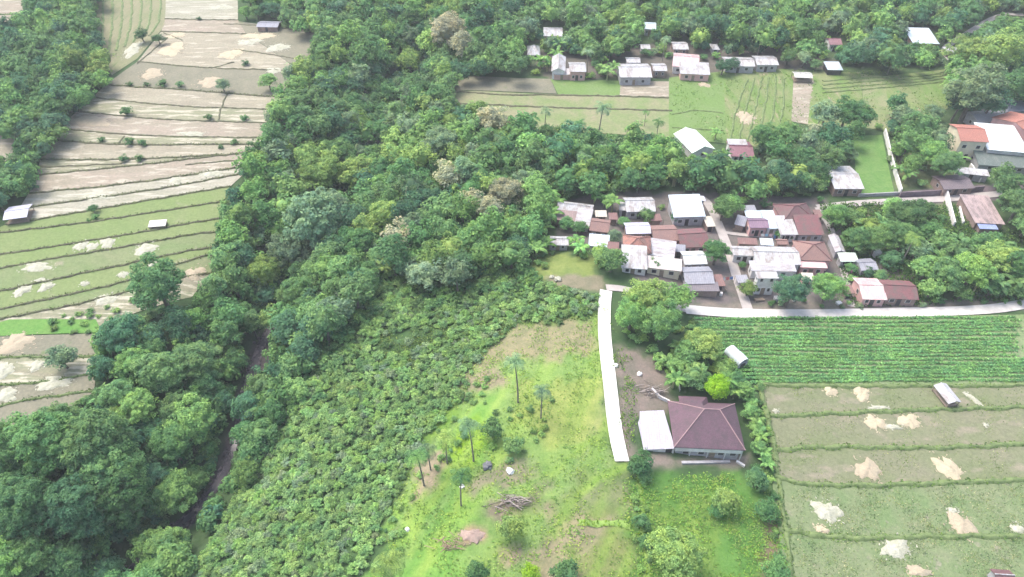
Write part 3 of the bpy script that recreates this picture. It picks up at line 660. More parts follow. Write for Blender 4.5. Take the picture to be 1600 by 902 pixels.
B('rusty brown shed roof squeezed behind the narrow lavender roof', 1022, 340, 22, 9, 6, 'shed', RUST, WALLB, rise=.3, wall=2.1, win=0, cat='shed', name='shed')
B('small faded pink shed roof between the brown houses and the lane', 1118, 384, 14, 14, 8, 'shed', PINKM, WALLB, rise=.3, wall=2.1, win=0, cat='shed', name='shed')
B('grey shed roof between two white lean-tos at the village front', 1062, 388, 18, 10, -8, 'shed', GREYM, WALLB, rise=.3, wall=2.1, win=0, cat='shed', name='shed')
B('brown shed roof tucked left of the reddish hipped house', 958, 384, 18, 10, -10, 'shed', RUST, WALLB, rise=.3, wall=2.0, win=0, cat='shed', name='shed')
B('small beige lean-to under the pale blue metal roof', 1108, 346, 14, 14, 6, 'shed', BEIGE, WALLB, rise=.3, wall=2.0, win=0, cat='shed', name='shed')
B('grey brown kitchen roof behind the white wing by the wood edge', 958, 338, 14, 9, 0, 'shed', RUST, WALLB, rise=.3, wall=2.0, win=0, cat='shed', name='shed')
B('dark rusty awning right of the big dark grey roof', 1124, 438, 14, 16, 4, 'shed', RUST, WALLB, rise=.3, wall=2.0, win=0, cat='shed', name='shed')
B('low rusty row of sheds behind the large white village roof', 1168, 377, 30, 8, -4, 'shed', RUST, WALLB, rise=.3, wall=2.0, win=0, cat='shed', name='shed')
B('small tan tiled kitchen beside the little white awning', 1222, 377, 18, 8, -2, 'gable', TTAN, WALLB, rise=.4, wall=2.1, win=0, cat='shed', name='shed')
B('small grey roof between the two storey block and the lane', 1160, 436, 18, 10, 6, 'shed', GREYM, WALLG, rise=.3, wall=2.1, win=0, cat='shed', name='shed')
B('beige shed roof below the pink porch and left of the bright tree', 1262, 432, 18, 9, -4, 'shed', BEIGE, WALLP, rise=.3, wall=2.1, win=0, cat='shed', name='shed')
B('rusty patched shed roof in the yard left of the long red house', 1326, 452, 14, 11, 4, 'shed', RUST, WALLB, rise=.3, wall=2.0, win=0, cat='shed', name='shed')
B('dark rusty shed roof at the lane corner right of the dark brown hipped house', 1278, 334, 12, 10, 4, 'shed', RUST, WALLB, rise=.3, wall=2.0, win=0, cat='shed', name='shed')
# ---- village right of the lane
B('little grey roof behind the purple roofed house', 1172, 326, 18, 8, 4, 'shed', GREYM, WALLB, wall=2.2, rise=.4, win=0, cat='shed', name='shed')
B('little white roof behind the purple roofed house', 1177, 335, 25, 9, 0, 'shed', BLUEM, WALLB, wall=2.4, rise=.4, win=0, cat='shed', name='shed')
B('purple roofed house with a pink front wall right of the lane', 1184, 347, 30, 14, 0, 'gable', metal_mat('purple_old_metal', (.24, .15, .22), (.34, .22, .26)), WALLP, wall=3.0, rise=.8)
B('grey broken lean-to left of the purple roofed house', 1158, 345, 16, 13, -25, 'shed', GREYM, WALLB, wall=2, rise=.5, win=0, cat='shed', name='shed')
B('pale blue flat roof between purple roof and white block roof', 1203, 343, 20, 24, 0, 'shed', BLUEM, WALLW, rise=.6, win=0)
B('small square bright white roof beside the red brown tiled house', 1228, 352, 28, 24, 0, 'shed', WHITE, WALLW, rise=.8)
B('dark brown hipped tile roof house at the lane corner', 1243, 328, 54, 26, 3, 'hip', TBRN, WALLP, rise=2.0, wall=3.0, cap=TRBR)
B('red brown tiled house in front of the dark brown hipped house', 1263, 352, 40, 22, 1, 'shed', TRBR, WALLG, rise=1.6, wall=2.6)
B('weathered tan hipped house with pink walls at the right end of the white roofs', 1270, 388, 50, 28, -4, 'hip', TTAN, WALLP, rise=1.8, wall=3.2, cap=TRBR)
B('pink walled lower storey porch in front of the tan hipped house', 1270, 410, 42, 12, -3, 'flat', simple('pink_terrace', (.66, .44, .43), (.58, .38, .37), 1), WALLP, wall=2.7, cat='house')
B('large white metal roof in the middle of the right village block', 1212, 397, 70, 26, -2, 'gable', WHITE, WALLW, rise=1.0, wall=3.0)
B('long narrow white roof at the left end of the right village block', 1166, 391, 44, 14, -3, 'gable', WHITE, WALLW, rise=.6, wall=2.6)
B('lower white flat roof stepping down in front of the large white roof', 1207, 416, 70, 13, -2, 'shed', WHITEY, WALLW, rise=.4, wall=2.7)
B('two storey white block with dark openings behind the round dark tree', 1199, 428, 34, 10, 0, 'flat', WHITE, WALLW, wall=5.0)
B('small white awning roof above the large white roof', 1198, 378, 20, 9, -5, 'shed', BLUEM, WALLG, wall=2.2, rise=.3, win=0, cat='shed', name='shed')
B('narrow white shed roof right of the tan hipped house', 1308, 380, 16, 24, -4, 'gable', WHITEY, WALLG, rise=.5, wall=2.2, axis='y', win=0, cat='shed', name='shed')
B('small greenish white roof under the trees right of the alley', 1325, 402, 28, 10, 0, 'shed', GREENW, WALLG, rise=.5, wall=2.2)
B('small grey roofed hut among dark junk in the right yard', 1354, 412, 28, 16, 5, 'gable', GREYM, WALLG, rise=.6, wall=2.1, cat='hut', name='hut')
B('pink and white roofed end of the long red house by the road', 1360, 449, 38, 30, -3, 'gable', PINKM, WALLP, rise=1.0, wall=2.3)
B('dark red tiled long house beside the concrete road', 1404, 450, 50, 26, -4, 'gable', TRBR, WALLB, rise=1.2, wall=2.3)
B('ruined house with faded pink broken roof strips on the right', 1534, 327, 44, 34, -5, 'shed', metal_mat('faded_broken_pink', (.42, .32, .31), (.2, .16, .16), .45), WALLB, rise=.8, wall=2.4, win=0)
B('small blue roofed lean-to at the front of the ruined pink roof', 1541, 350, 28, 12, -4, 'shed', metal_mat('blue_paint', (.25, .32, .55), (.35, .33, .4)), WALLB, rise=.4, wall=2.0, win=0, cat='shed', name='shed')
B('white metal roofed house beside the green lawn', 1317, 275, 46, 32, 0, 'gable', WHITE, WALLB, rise=1.0, wall=2.6)
B('greenish white gabled house at the edge of the wood', 1085, 218, 40, 30, 18, 'gable', GREENW, WALLW, rise=1.5, wall=2.6, axis='y')
B('small house with half white half maroon roof near the wood edge', 1157, 231, 36, 22, -3, 'gable', metal_mat('maroon_metal', (.22, .09, .12), (.3, .15, .17)), WALLW, rise=1., wall=2.3)
B('white sheet roof behind the maroon roofed house', 1152, 222, 30, 7, -3, 'shed', WHITE, WALLW, rise=.3, wall=3.2, win=0, cat='shed', name='shed')
B('tall two storey cream house with an orange red roof', 1515, 205, 42, 22, -6, 'gable', TORG, WALLY, rise=1.4, wall=6.2)
B('large bleached flat roof right of the tall cream house', 1564, 215, 60, 32, -10, 'shed', metal_mat('bleached_blue_white', (.72, .80, .82), (.6, .62, .62)), WALLW, rise=.8, wall=4.4)
B('dark green grey roof slope in front of the bleached flat roof', 1566, 242, 84, 24, -8, 'shed', DKGREY, WALLG, rise=2.0, wall=2.2)
B('orange red roofed house cut by the right frame edge', 1600, 192, 46, 30, 25, 'gable', TORG, WALLP, rise=1.8, wall=4.6)
B('rounded grey roof behind the orange roofed house', 1572, 162, 50, 16, 3, 'gable', GREYM, WALLG, rise=1.2, wall=3.0)
B('lower grey roof row behind the bleached flat roof', 1545, 180, 56, 14, 8, 'gable', metal_mat('mid_grey_metal', (.42, .42, .44), (.3, .28, .3)), WALLG, rise=.8, wall=3.0)
B('narrow white roof strip in front of the dark green grey slope', 1520, 268, 46, 8, -12, 'shed', WHITE, WALLG, rise=.2, wall=2.2, win=0, cat='shed', name='shed')
B('dark charcoal roof between the lane and the cream house', 1490, 283, 50, 18, 4, 'gable', metal_mat('charcoal_metal', (.12, .09, .11), (.2, .16, .17)), WALLB, rise=.8, wall=2.3)
# ---- beyond the far fields
B('white roofed tall house at the left end of the far row', 873, 98, 22, 22, -4, 'gable', WHITE, WALLW, rise=1.2, wall=3.2, axis='y')
B('low white lean-to joining the two leftmost far houses', 879, 112, 30, 8, 0, 'shed', WHITE, WALLP, rise=.4, wall=2.1, win=0)
B('white roofed house with a pinkish wall beside the tall left far house', 902, 103, 26, 14, 0, 'gable', WHITE, WALLP, rise=1.0, wall=3.4)
B('white roofed house deep among the far trees', 864, 48, 30, 13, -2, 'gable', WHITE, WALLB, rise=1.0, wall=2.6)
B('small pyramid roofed hut among far bananas', 834, 76, 20, 13, 0, 'hip', WHITE, DARK, rise=2.0, wall=1.8, cat='hut', name='hut', win=0)
B('wide white roofed house in the centre of the far row', 991, 108, 50, 20, 0, 'gable', WHITE, WALLG, rise=1.2, wall=3.0)
B('small white roof peeking above the wide centre far house', 989, 93, 22, 8, 0, 'gable', WHITE, WALLG, rise=.5, wall=3.0, win=0)
B('small white roofed annexe right of the wide centre far house', 1030, 104, 22, 11, 0, 'gable', WHITE, WALLB, rise=.6, wall=2.6)
B('white house with a faded red roof back, right of centre in the far row', 1072, 92, 40, 20, -12, 'gable', PINKM, WALLW, rise=1.4, wall=2.8)
B('large white front roof of the far house with the faded red back', 1085, 107, 46, 14, -6, 'shed', WHITE, WALLP, rise=.9, wall=2.6)
B('left half of the long white far roof behind two dark bushes', 1154, 95, 46, 13, -3, 'gable', WHITE, WALLG, rise=.8, wall=2.6)
B('right half of the long white far roof', 1196, 93, 34, 13, 0, 'gable', WHITE, WALLG, rise=.8, wall=2.7)
B('small white shed roof at the top edge of the right far field', 1302, 103, 24, 10, -3, 'shed', BLUEM, DARK, rise=.4, wall=2, cat='shed', name='shed', win=0)
B('pale blue white roofed house below the far dirt track', 1439, 56, 40, 17, -4, 'shed', BLUEM, WALLB, rise=1.0, wall=2.6)
B('white lean-to beside the far dirt track', 1489, 78, 26, 6, -3, 'shed', WHITE, WALLB, rise=.3, wall=2.0, cat='shed', name='shed', win=0)
B('tiny white roofed house in the far trees above the centre row', 1062, 70, 24, 11, 0, 'gable', WHITE, WALLB, rise=.8, wall=2.4)
B('pale roof half hidden by the farthest centre trees', 1016, 39, 18, 10, -8, 'gable', BLUEM, WALLG, rise=.8, wall=2.6)
B('tiny white shed among far trees left of the white house', 1008, 72, 15, 7, 0, 'gable', WHITE, WALLG, rise=.6, wall=2.0, cat='shed', name='shed', win=0)
B('maroon and white roofed small house in the far right trees', 1303, 63, 20, 9, 0, 'gable', metal_mat('maroon_metal', (.22, .09, .12), (.3, .15, .17)), WALLW, rise=1., wall=2.6)
B('pale dome shaped small roof by the far bushes at right', 1117, 72, 12, 8, 0, 'hip', WHITE, WALLG, rise=.8, wall=2., cat='shed', name='shed', win=0)
B('dark field house with a small white corner at the far end of the left terraces', 420, 37, 34, 8, -3, 'gable', GREYM, WALLB, rise=.6, wall=2.0, cat='hut', name='hut', win=0)
# ---- field huts
B('white roofed open field hut in the first right stubble field', 1481, 614, 22, 25, 10, 'gable', WHITE, DARK, rise=.5, wall=1.7, axis='y', cat='field hut', name='field_hut', openhut=True, oh=.2)
B('open field hut with a lavender roof at the left edge of the terraces', 27, 330, 34, 17, 14, 'gable', LAV, DARK, rise=.6, wall=2.0, cat='field hut', name='field_hut', openhut=True, oh=.25)
B('little open hut with a flat cream roof on the left green terrace', 246, 349, 26, 8, 8, 'shed', metal_mat('cream_sheet', (.78, .76, .66), (.66, .62, .52)), DARK, rise=.25, wall=1.0, cat='field hut', name='field_hut', openhut=True, oh=.2)
B('old open hut with a dirty white roof in the far curved field', 1254, 116, 28, 8, -4, 'gable', metal_mat('dirty_white_metal', (.6, .6, .56), (.4, .37, .33), .5), DARK, rise=.6, wall=2.0, cat='field hut', name='field_hut', openhut=True, oh=.25)
B('hut with a dark brown roof and white edge at the bottom right corner', 1568, 900, 30, 18, -4, 'gable', TBRN, WALLG, rise=.7, wall=1.8, cat='field hut', name='field_hut', oh=.25, cap=WHITE, win=0)

RES = []
# ---- the big house
def big_house():
    WH = 2.7
    x, y, z0 = g1(1102, 664, WH); s = float(proj(x, y, z0 + WH)[2]); se = .83
    root = empty('farmhouse', (x, y, z0), R(-3)); tag(root, 'big farmhouse with a purple brown hipped roof and a white annexe beside the path', 'house')
    a = 107 / s / 2; b = 73 / s / se / 2; hz = 3.2; cap = tile_mat('pale_ridge', (.38, .24, .25), (.42, .29, .3), (.3, .2, .2))
    ROOFS.append((985, 1176, 608, 722))
    q = MB(); r = a - b * .92; rx0, rx1 = -a * .10, a * .34; ry = b * .20
    A, Bb, Cc, Dd = (-a, -b, WH), (a, -b, WH), (a, b, WH), (-a, b, WH); P1, P2 = (rx0, ry, WH + hz), (rx1, ry, WH + hz)
    q.face(A, Bb, P2, P1); q.face(Bb, Cc, P2); q.face(Cc, Dd, P1, P2); q.face(Dd, A, P1)
    q.slab([(-a, -b, WH - .01), (a, -b, WH - .01), (a, b, WH - .01), (-a, b, WH - .01)], .16)
    ro = q.build('roof', TPUR, root)
    q = MB()
    for p0, p1 in ((P1, P2), (P1, A), (P1, Dd), (P2, Bb), (P2, Cc)): q.tube([Vector(p0) + Vector((0, 0, .04)), Vector(p1) + Vector((0, 0, .04))], [.10, .10])
    q.build('ridge_cap', cap, ro)
    q = MB(); x0, x1, y0, y1 = -a * .66, a * .20, b * .35, b * 1.24; zt = WH + 1.75; zb = WH + .12; xm = (x0 + x1) / 2; k = 1.5     # back wing
    q.face((x0, y1, zb), (x0, y0, zb), (x0 + k, y0, zt), (x0 + k, y1 - k * 1.6, zt)); q.face((x1, y0, zb), (x1, y1, zb), (x1 - k, y1 - k * 1.6, zt), (x1 - k, y0, zt))
    q.face((x1, y1, zb), (x0, y1, zb), (x0 + k, y1 - k * 1.6, zt), (x1 - k, y1 - k * 1.6, zt)); q.face((x0 + k, y0, zt), (x1 - k, y0, zt), (x1 - k, y1 - k * 1.6, zt), (x0 + k, y1 - k * 1.6, zt))
    q.build('wing_roof', TPUR, root)
    q = MB(); q.box(-a + .5, a - .7, -b + .35, b - .5, -.8, WH - .18); q.box(x0 + .3, x1 - .3, b - .45, y1 - .4, -.8, WH); q.build('wall', WALLG, root)
    q = MB(); q.box(-a + .3, a - .5, -b + .02, -b + .12, WH - 1.15, WH - .2); q.build('fascia_board', WALLW, root)
    for t in (-.62, -.18, .38, .72):
        q = MB(); q.box(a * t - .55, a * t + .55, -b + .28, -b + .36, .5, 1.45); o = q.build('window', FRAMEW, root)
        q = MB(); q.box(a * t - .47, a * t + .47, -b + .24, -b + .30, .58, 1.38); q.build('pane', DARK, o)
    q = MB(); q.box(.35, 1.35, -b + .28, -b + .36, -.4, 1.5); q.build('door', TIMBER, root)
    for t in (-.98, -.5, 0, .5, .95):
        q = MB(); q.box(a * t - .08, a * t + .08, -b + .13, -b + .27, -.8, WH - .18); q.build('post', WALLW, root)
    # white annexe
    def loc(u, v, zz):
        xx, yy = at_z(u, v, z0 + zz); v_ = Vector((float(xx) - x, float(yy) - y)); v_.rotate(Matrix.Rotation(R(3), 2)); return (v_.x, v_.y, zz)
    c = [loc(1006, 703, 2.15), loc(1055, 701, 2.35), loc(1037, 641, 2.55), loc(993, 643, 2.2)]
    q = MB(); q.slab(c, .09); q.build('annexe_roof', metal_mat('annexe_white_metal', (.44, .42, .49), (.58, .56, .62), .5, axis='X'), root)
    i = lambda p, k_=.93: ((p[0] - mx) * k_ + mx, (p[1] - my) * k_ + my)
    mx = sum(p[0] for p in c) / 4; my = sum(p[1] for p in c) / 4; w4 = [i(p) for p in c]; q = MB()
    for k_ in range(4):
        p0, p1 = w4[k_], w4[(k_ + 1) % 4]; h0, h1 = c[k_][2] - .1, c[(k_ + 1) % 4][2] - .1
        q.face((*p0, -.8), (*p1, -.8), (*p1, h1), (*p0, h0))
    q.build('annexe_wall', WALLW, root)
    def pan(t, k0, k1, z0_, z1_, nm, m_, wd=1.0):
        p0, p1 = Vector(w4[k0]), Vector(w4[k1]); d = (p1 - p0).normalized(); n_ = Vector((d.y, -d.x)); c_ = p0.lerp(p1, t)
        if (c_ + n_ - Vector((mx, my))).length < (c_ - n_ - Vector((mx, my))).length: n_ = -n_
        A0, A1 = c_ - d * wd / 2, c_ + d * wd / 2; q = MB()
        q.slab([(*(A0 + n_ * .05), z1_), (*(A1 + n_ * .05), z1_), (*(A1 - n_ * .02), z1_), (*(A0 - n_ * .02), z1_)], z1_ - z0_); q.build(nm, m_, root)
    pan(.86, 0, 1, -.3, 1.9, 'doorway', DARK, 1.1); pan(.4, 0, 1, .9, 1.6, 'annexe_window', FRAMEW, .8); pan(.2, 3, 0, .7, 1.6, 'annexe_window', DARK, .9); pan(.9, 3, 0, .5, 1.6, 'annexe_window', DARK, .8)
    return root
big_house()
# greenhouse-like curved tarpaulin shelter
def shelter():
    x, y, z0 = g1(1152, 553, 2.0); root = empty('shelter', (x, y, z0), R(28)); tag(root, 'rounded white tarpaulin shelter beside the bean field', 'shelter'); ROOFS.append((1128, 1174, 532, 575))
    q = MB(); L = 2.1; n = 10
    pr = [(1.35 * math.cos(math.pi * k / n), 1.2 + 1.25 * math.sin(math.pi * k / n)) for k in range(n + 1)]
    ring = [[(px_ * s_, yy, pz * s2) for px_, pz in pr] for yy, s_, s2 in ((-L, .96, .97), (-L * .4, 1.03, 1.02), (L * .3, .97, .97), (L, 1.02, .94))]
    for r0, r1 in zip(ring[:-1], ring[1:]):
        for k in range(n): q.face(r0[k], r0[k + 1], r1[k + 1], r1[k])
    q.face(*reversed(ring[-1])); q.build('tarpaulin', simple('white_tarpaulin', (.66, .74, .73), (.42, .52, .52), .9, rough=.5), root)
    q = MB(); q.box(-1.2, 1.2, -L + .1, L - .1, -.3, 1.25); q.build('wall', WALLG, root)
    q = MB(); q.box(-.6, .6, -L + .02, -L + .12, -.2, 1.1); q.build('doorway', DARK, root)
shelter()
# ---- walls and fences
def garden_wall(px, ht, th, mat, label, name='garden_wall', cat='wall'):
    P = densify(gpoly(px), 1.5); q = MB(); c = P[0]; z0 = Hs(*c)
    for a_, b_ in zip(P[:-1], P[1:]):
        d = (b_ - a_) / (np.hypot(*(b_ - a_)) + 1e-9); n_ = np.array((-d[1], d[0])) * th / 2
        za, zb = Hs(*a_) - z0, Hs(*b_) - z0
        pts = [(*(a_ - n_ - c), za + ht), (*(b_ - n_ - c), zb + ht), (*(b_ + n_ - c), zb + ht), (*(a_ + n_ - c), za + ht)]
        q.slab(pts, ht + .4)
    o = q.build(name, mat); o.location = (*c, z0); return tag(o, label, cat)
garden_wall([(1381, 208), (1392, 255), (1406, 303)], 1.6, .3, WALLW, 'pale straight garden wall along the right side of the green lawn')
garden_wall([(1340, 308), (1404, 305)], 1.0, .25, WALLG, 'low grey wall between the lawn and the lane')
garden_wall([(1405, 308), (1460, 305), (1535, 298)], 1.5, .3, simple('sooty_wall', (.13, .10, .12), (.2, .16, .18), 1), 'long dark wall along the lane behind the ruined house')
garden_wall([(1476, 306), (1481, 328), (1488, 356)], 1.8, .35, WALLW, 'peeling white wall left of the ruined pink roof')
garden_wall([(1497, 328), (1503, 352)], 1.2, .3, WALLW, 'short broken white wall beside the ruined pink roof')
garden_wall([(1514, 262), (1530, 285)], 1.4, .3, WALLW, 'short slanting white wall under the cream house')
garden_wall([(1018, 610), (1030, 622), (1046, 630)], .7, .25, WALLW, 'broken white boundary wall behind the big farmhouse')
garden_wall([(1150, 722), (1163, 730)], .5, .35, WALLW, 'low white step in front of the big farmhouse')
garden_wall([(1065, 724), (1140, 722)], .35, .5, WALLG, 'low grey terrace edge in front of the big farmhouse')
garden_wall([(1040, 560), (1060, 600), (1062, 612)], .6, .12, simple('pale_pipe', (.5, .5, .48), (.4, .4, .38), 1), 'thin pale fence rail behind the big farmhouse', 'fence_rail', 'fence')
# ---- small things
def sack(u, v, sz, mat, label, name, cat):
    x, y, z = g1(u, v); bm_ = bmesh.new(); bmesh.ops.create_icosphere(bm_, subdivisions=3, radius=sz)
    for q in bm_.verts: q.co += Vector(q.co).normalized() * .75 * sz * mnoise.noise(q.co * 2.2 / sz + Vector((u, v, 0))); q.co.z = q.co.z * .6 + .35 * sz
    me = bpy.data.meshes.new(name); bm_.to_mesh(me); bm_.free(); me.materials.append(mat); me.polygons.foreach_set('use_smooth', np.ones(len(me.polygons), bool))
    o = link(name, me); o.location = (x, y, z); return tag(o, label, cat)
SK = simple('white_cloth', (.8, .8, .78), (.66, .66, .62), 2, bs=.3)
sack(797, 737, .6, SK, 'crumpled white sack lying on bare ground of the grassy hill', 'sack', 'sack')
sack(722, 761, .35, SK, 'small white bundle near a palm foot on the grassy hill', 'bundle', 'bundle')
sack(636, 828, .35, SK, 'little white bag at the lower edge of the hillside shrubs', 'bag', 'bag')
sack(762, 729, .8, simple('dark_rock', (.12, .13, .14), (.2, .2, .21), 1.5, bs=.8), 'dark grey boulder next to the white sack', 'boulder', 'boulder')
sack(962, 572, .4, SK, 'white bag left beside the concrete path', 'bag', 'bag')
sack(999, 585, .45, SK, 'white bucket sized bundle on the bare yard', 'bundle', 'bundle')
sack(872, 438, .7, STRAWW, 'pale pile of rubble left of the clearing', 'rubble_pile', 'rubble')
sack(862, 434, .5, STRAWW, 'smaller pale rubble pile beside another at the clearing', 'rubble_pile', 'rubble')
def sticks(u, v, n, L, label, mats, name='branch_pile', cat='branch pile'):
    x, y, z = g1(u, v); root = empty(name, (x, y, z)); tag(root, label, cat)
    for m_ in mats:
        q = MB()
        for _ in range(n // len(mats)):
            a_ = rng.normal(0, .5); c = rng.normal(0, .9, 2) * (1.3, .6); d = np.array((math.cos(a_), math.sin(a_))) * rng.uniform(.4, 1) * L / 2
            h0 = rng.uniform(.08, .7); q.tube([(c[0] - d[0], c[1] - d[1], h0), (c[0], c[1], h0 + rng.uniform(-.02, .1)), (c[0] + d[0], c[1] + d[1], h0 + rng.uniform(-.1, .1))], [.06, .05, .03], 5)
        q.build('branches', m_, root)
sticks(803, 786, 60, 3.2, 'heap of grey dead branches and palm fronds behind the small yellow green tree', [BARK, simple('pale_dead_wood', (.42, .37, .34), (.3, .26, .24), 3)])
sticks(700, 852, 30, 2.0, 'small pile of dry brown sticks on the lower grassy hill', [simple('dry_brown_wood', (.3, .2, .15), (.22, .16, .12), 3)])
sticks(1020, 612, 50, 3.4, 'tangle of dead branches dumped behind the big farmhouse', [BARK, simple('pale_dead_wood', (.42, .37, .34), (.3, .26, .24), 3)])

# ------------------------------------------------------------------ plants: leaf meshes
def ico(sub):
    b = bmesh.new(); bmesh.ops.create_icosphere(b, subdivisions=sub, radius=1); V = np.array([v.co[:] for v in b.verts]); T = np.array([[v.index for v in f.verts] for f in b.faces]); b.free(); return V, T
ICO = ico(2)
def crown_arrays(r, rx, rz, ncl, per, ls, zc, up=.62, low=-.35, squash=1., rag=.2, core=.62, clr=.34):
    """leaf clumps spread through an uneven crown"""
    D = r.normal(size=(ncl * 3, 3)); D /= np.linalg.norm(D, axis=1, keepdims=True); D = D[D[:, 2] > low][:ncl]; n = len(D)
    lob = 1 + rag * (np.sin(D[:, 0] * 3.1 + r.uniform(0, 6)) * np.cos(D[:, 1] * 2.7 + r.uniform(0, 6)) + .6 * np.sin(D[:, 2] * 4 + r.uniform(0, 6)))
    rad = r.uniform(.62, .98, n) * lob; Cc = D * rad[:, None] * (rx, rx, rz); Cc[:, 2] += zc
    cr = r.uniform(.7, 1.3, n) * rx * clr
    K = np.repeat(np.arange(n), per); d = r.normal(size=(n * per, 3)); d /= np.linalg.norm(d, axis=1, keepdims=True)
    d[:, 2] = np.where(d[:, 2] < -.3, -d[:, 2], d[:, 2])
    P = Cc[K] + d * (cr[K] * r.uniform(.65, 1.05, n * per))[:, None] * (1, 1, .75 * squash)
    Nn = d * .8 + D[K] * .35 + (0, 0, up) + r.normal(size=d.shape) * .38
    V, Qd = quads(P, Nn, ls * r.uniform(.65, 1.3, n * per), 1., r)
    cv = ICO[0].copy(); lobc = 1 + rag * .8 * (np.sin(cv[:, 0] * 3.1) * np.cos(cv[:, 1] * 2.7)) + r.normal(0, .06, len(cv))
    cv = cv * lobc[:, None] * (rx * core, rx * core, rz * core); cv[:, 2] = np.where(cv[:, 2] < 0, cv[:, 2] * .6, cv[:, 2]) + zc
    return V, Qd, cv, ICO[1]
def join(parts):
    V = []; Q_ = []; T_ = []; o = 0
    for v, q, t in parts:
        V.append(v); 
        if q is not None and len(q): Q_.append(q + o)
        if t is not None and len(t): T_.append(t + o)
        o += len(v)
    return np.concatenate(V), (np.concatenate(Q_) if Q_ else np.zeros((0, 4), int)), (np.concatenate(T_) if T_ else None)
def crown_mesh(seed, detail=1., **k):
    r = np.random.default_rng(seed); V, Q_, cv, T_ = crown_arrays(r, **k); return join([(V, Q_, None), (cv, None, T_)])
# unit-ish broadleaf crowns: crown radius 1, base at 0, total height h
def broad(seed, h, ncl=50, per=32, ls=.078, rz=.85, **k): return crown_mesh(seed, rx=.82, rz=rz, ncl=ncl, per=per, ls=ls, zc=h - rz * .92, **k)
BV = [broad(s, h, rz=rz, rag=rg) for s, h, rz, rg in ((1, 2.1, .85, .2), (2, 2.3, .95, .28), (3, 2.0, .72, .22), (4, 2.5, 1.1, .2), (5, 1.9, .7, .32), (6, 2.2, .9, .15), (7, 2.6, 1.25, .25), (8, 2.1, .8, .3))]
BH = [2.1, 2.3, 2.0, 2.5, 1.9, 2.2, 2.6, 2.1]
BIGV = [broad(20 + s, 2.2, ncl=100, per=62, ls=.046, rz=.95, rag=.16, clr=.23, core=.60) for s in range(3)]
FARV = [broad(40 + s, 2.1 + .1 * s, ncl=34, per=18, ls=.105, rz=.85 + .05 * s, rag=.25) for s in range(6)]
SHV = [crown_mesh(60 + s, rx=.85, rz=.7, ncl=16, per=20, ls=.15, zc=.55, low=-.1, rag=.3, clr=.42, up=.85, core=.6) for s in range(6)]
def me_of(name, arr, mat=LEAF): return npmesh(name, arr[0], arr[1], mat, tri=arr[2])
BM = [me_of('crown', a) for a in BV]; BIGM = [me_of('crown', a) for a in BIGV]; SHM = [me_of('shrub', a) for a in SHV]; FARM = [me_of('crown', a) for a in FARV]
def trunk_mesh(h, seed):
    r = random.Random(seed); q = MB(); top = h * .62; lean = (r.uniform(-.12, .12), r.uniform(-.12, .12))
    q.tube([(0, 0, -.35), (0, 0, .1), (lean[0] * .5, lean[1] * .5, top * .5), (lean[0], lean[1], top)], [.115, .085, .065, .045], 7)
    for k in range(5):
        a_ = k * 1.256 + r.uniform(-.4, .4); e = r.uniform(.35, .6); zz = top * r.uniform(.55, .95); t_ = zz / top
        b0 = (lean[0] * t_, lean[1] * t_, zz); q.tube([b0, (b0[0] + math.cos(a_) * e * .5, b0[1] + math.sin(a_) * e * .5, zz + .22), (b0[0] + math.cos(a_) * e, b0[1] + math.sin(a_) * e, min(h - .25, zz + .55))], [.04, .028, .012], 5)
    return q.mesh('trunk', BARK)
TM = [trunk_mesh(h, i) for i, h in enumerate(BH)]; BTM = trunk_mesh(2.2, 50)

def palm_mesh(seed, h, nf=15, fl=2.5):
    r = np.random.default_rng(seed); lx, ly = r.uniform(-.6, .6, 2) * h / 10
    q = MB(); n = 8; q.tube([(lx * (k / n) ** 2, ly * (k / n) ** 2, -.4 + (h + .4) * k / n) for k in range(n + 1)], [.19 - .09 * (k / n) ** .6 for k in range(n + 1)], 8)
    tm = q.mesh('trunk', PALMBARK); P = []; Nn = []; top = np.array((lx, ly, h)); V = []; Qs = []; off = 0
    for f in range(nf):
        a_ = f * 2.4 + r.uniform(-.2, .2); e0 = r.uniform(-.1, 1.15); L = fl * r.uniform(.8, 1.1); m = 10; p = top.copy(); el = e0; side = np.array((-math.sin(a_), math.cos(a_), 0))
        for k in range(m):
            d = np.array((math.cos(a_) * math.cos(el), math.sin(a_) * math.cos(el), math.sin(el))); p2 = p + d * L / m; el -= .16 + .05 * k / m
            up = np.cross(side, d) * -1; up = up if up[2] > 0 else -up; wl = .62 * math.sin(math.pi * (k + .9) / (m + 1.2)) ** .7 * fl / 2.6
            for sg in (-1, 1):
                tip = (p + p2) / 2 + side * sg * wl + d * wl * .55 - np.array((0, 0, wl * .45)); wdt = L / m * .42
                V += [p + up * .02, p + d * L / m * .62 + up * .02, tip + d * wdt * .4, tip - d * wdt * .4]; Qs.append([off, off + 1, off + 2, off + 3]); off += 4
            p = p2
    return tm, npmesh('crown', np.array(V), np.array(Qs), LEAF)
PALMS = [palm_mesh(s, h) for s, h in ((1, 10.5), (2, 9), (3, 11.5), (4, 8))]
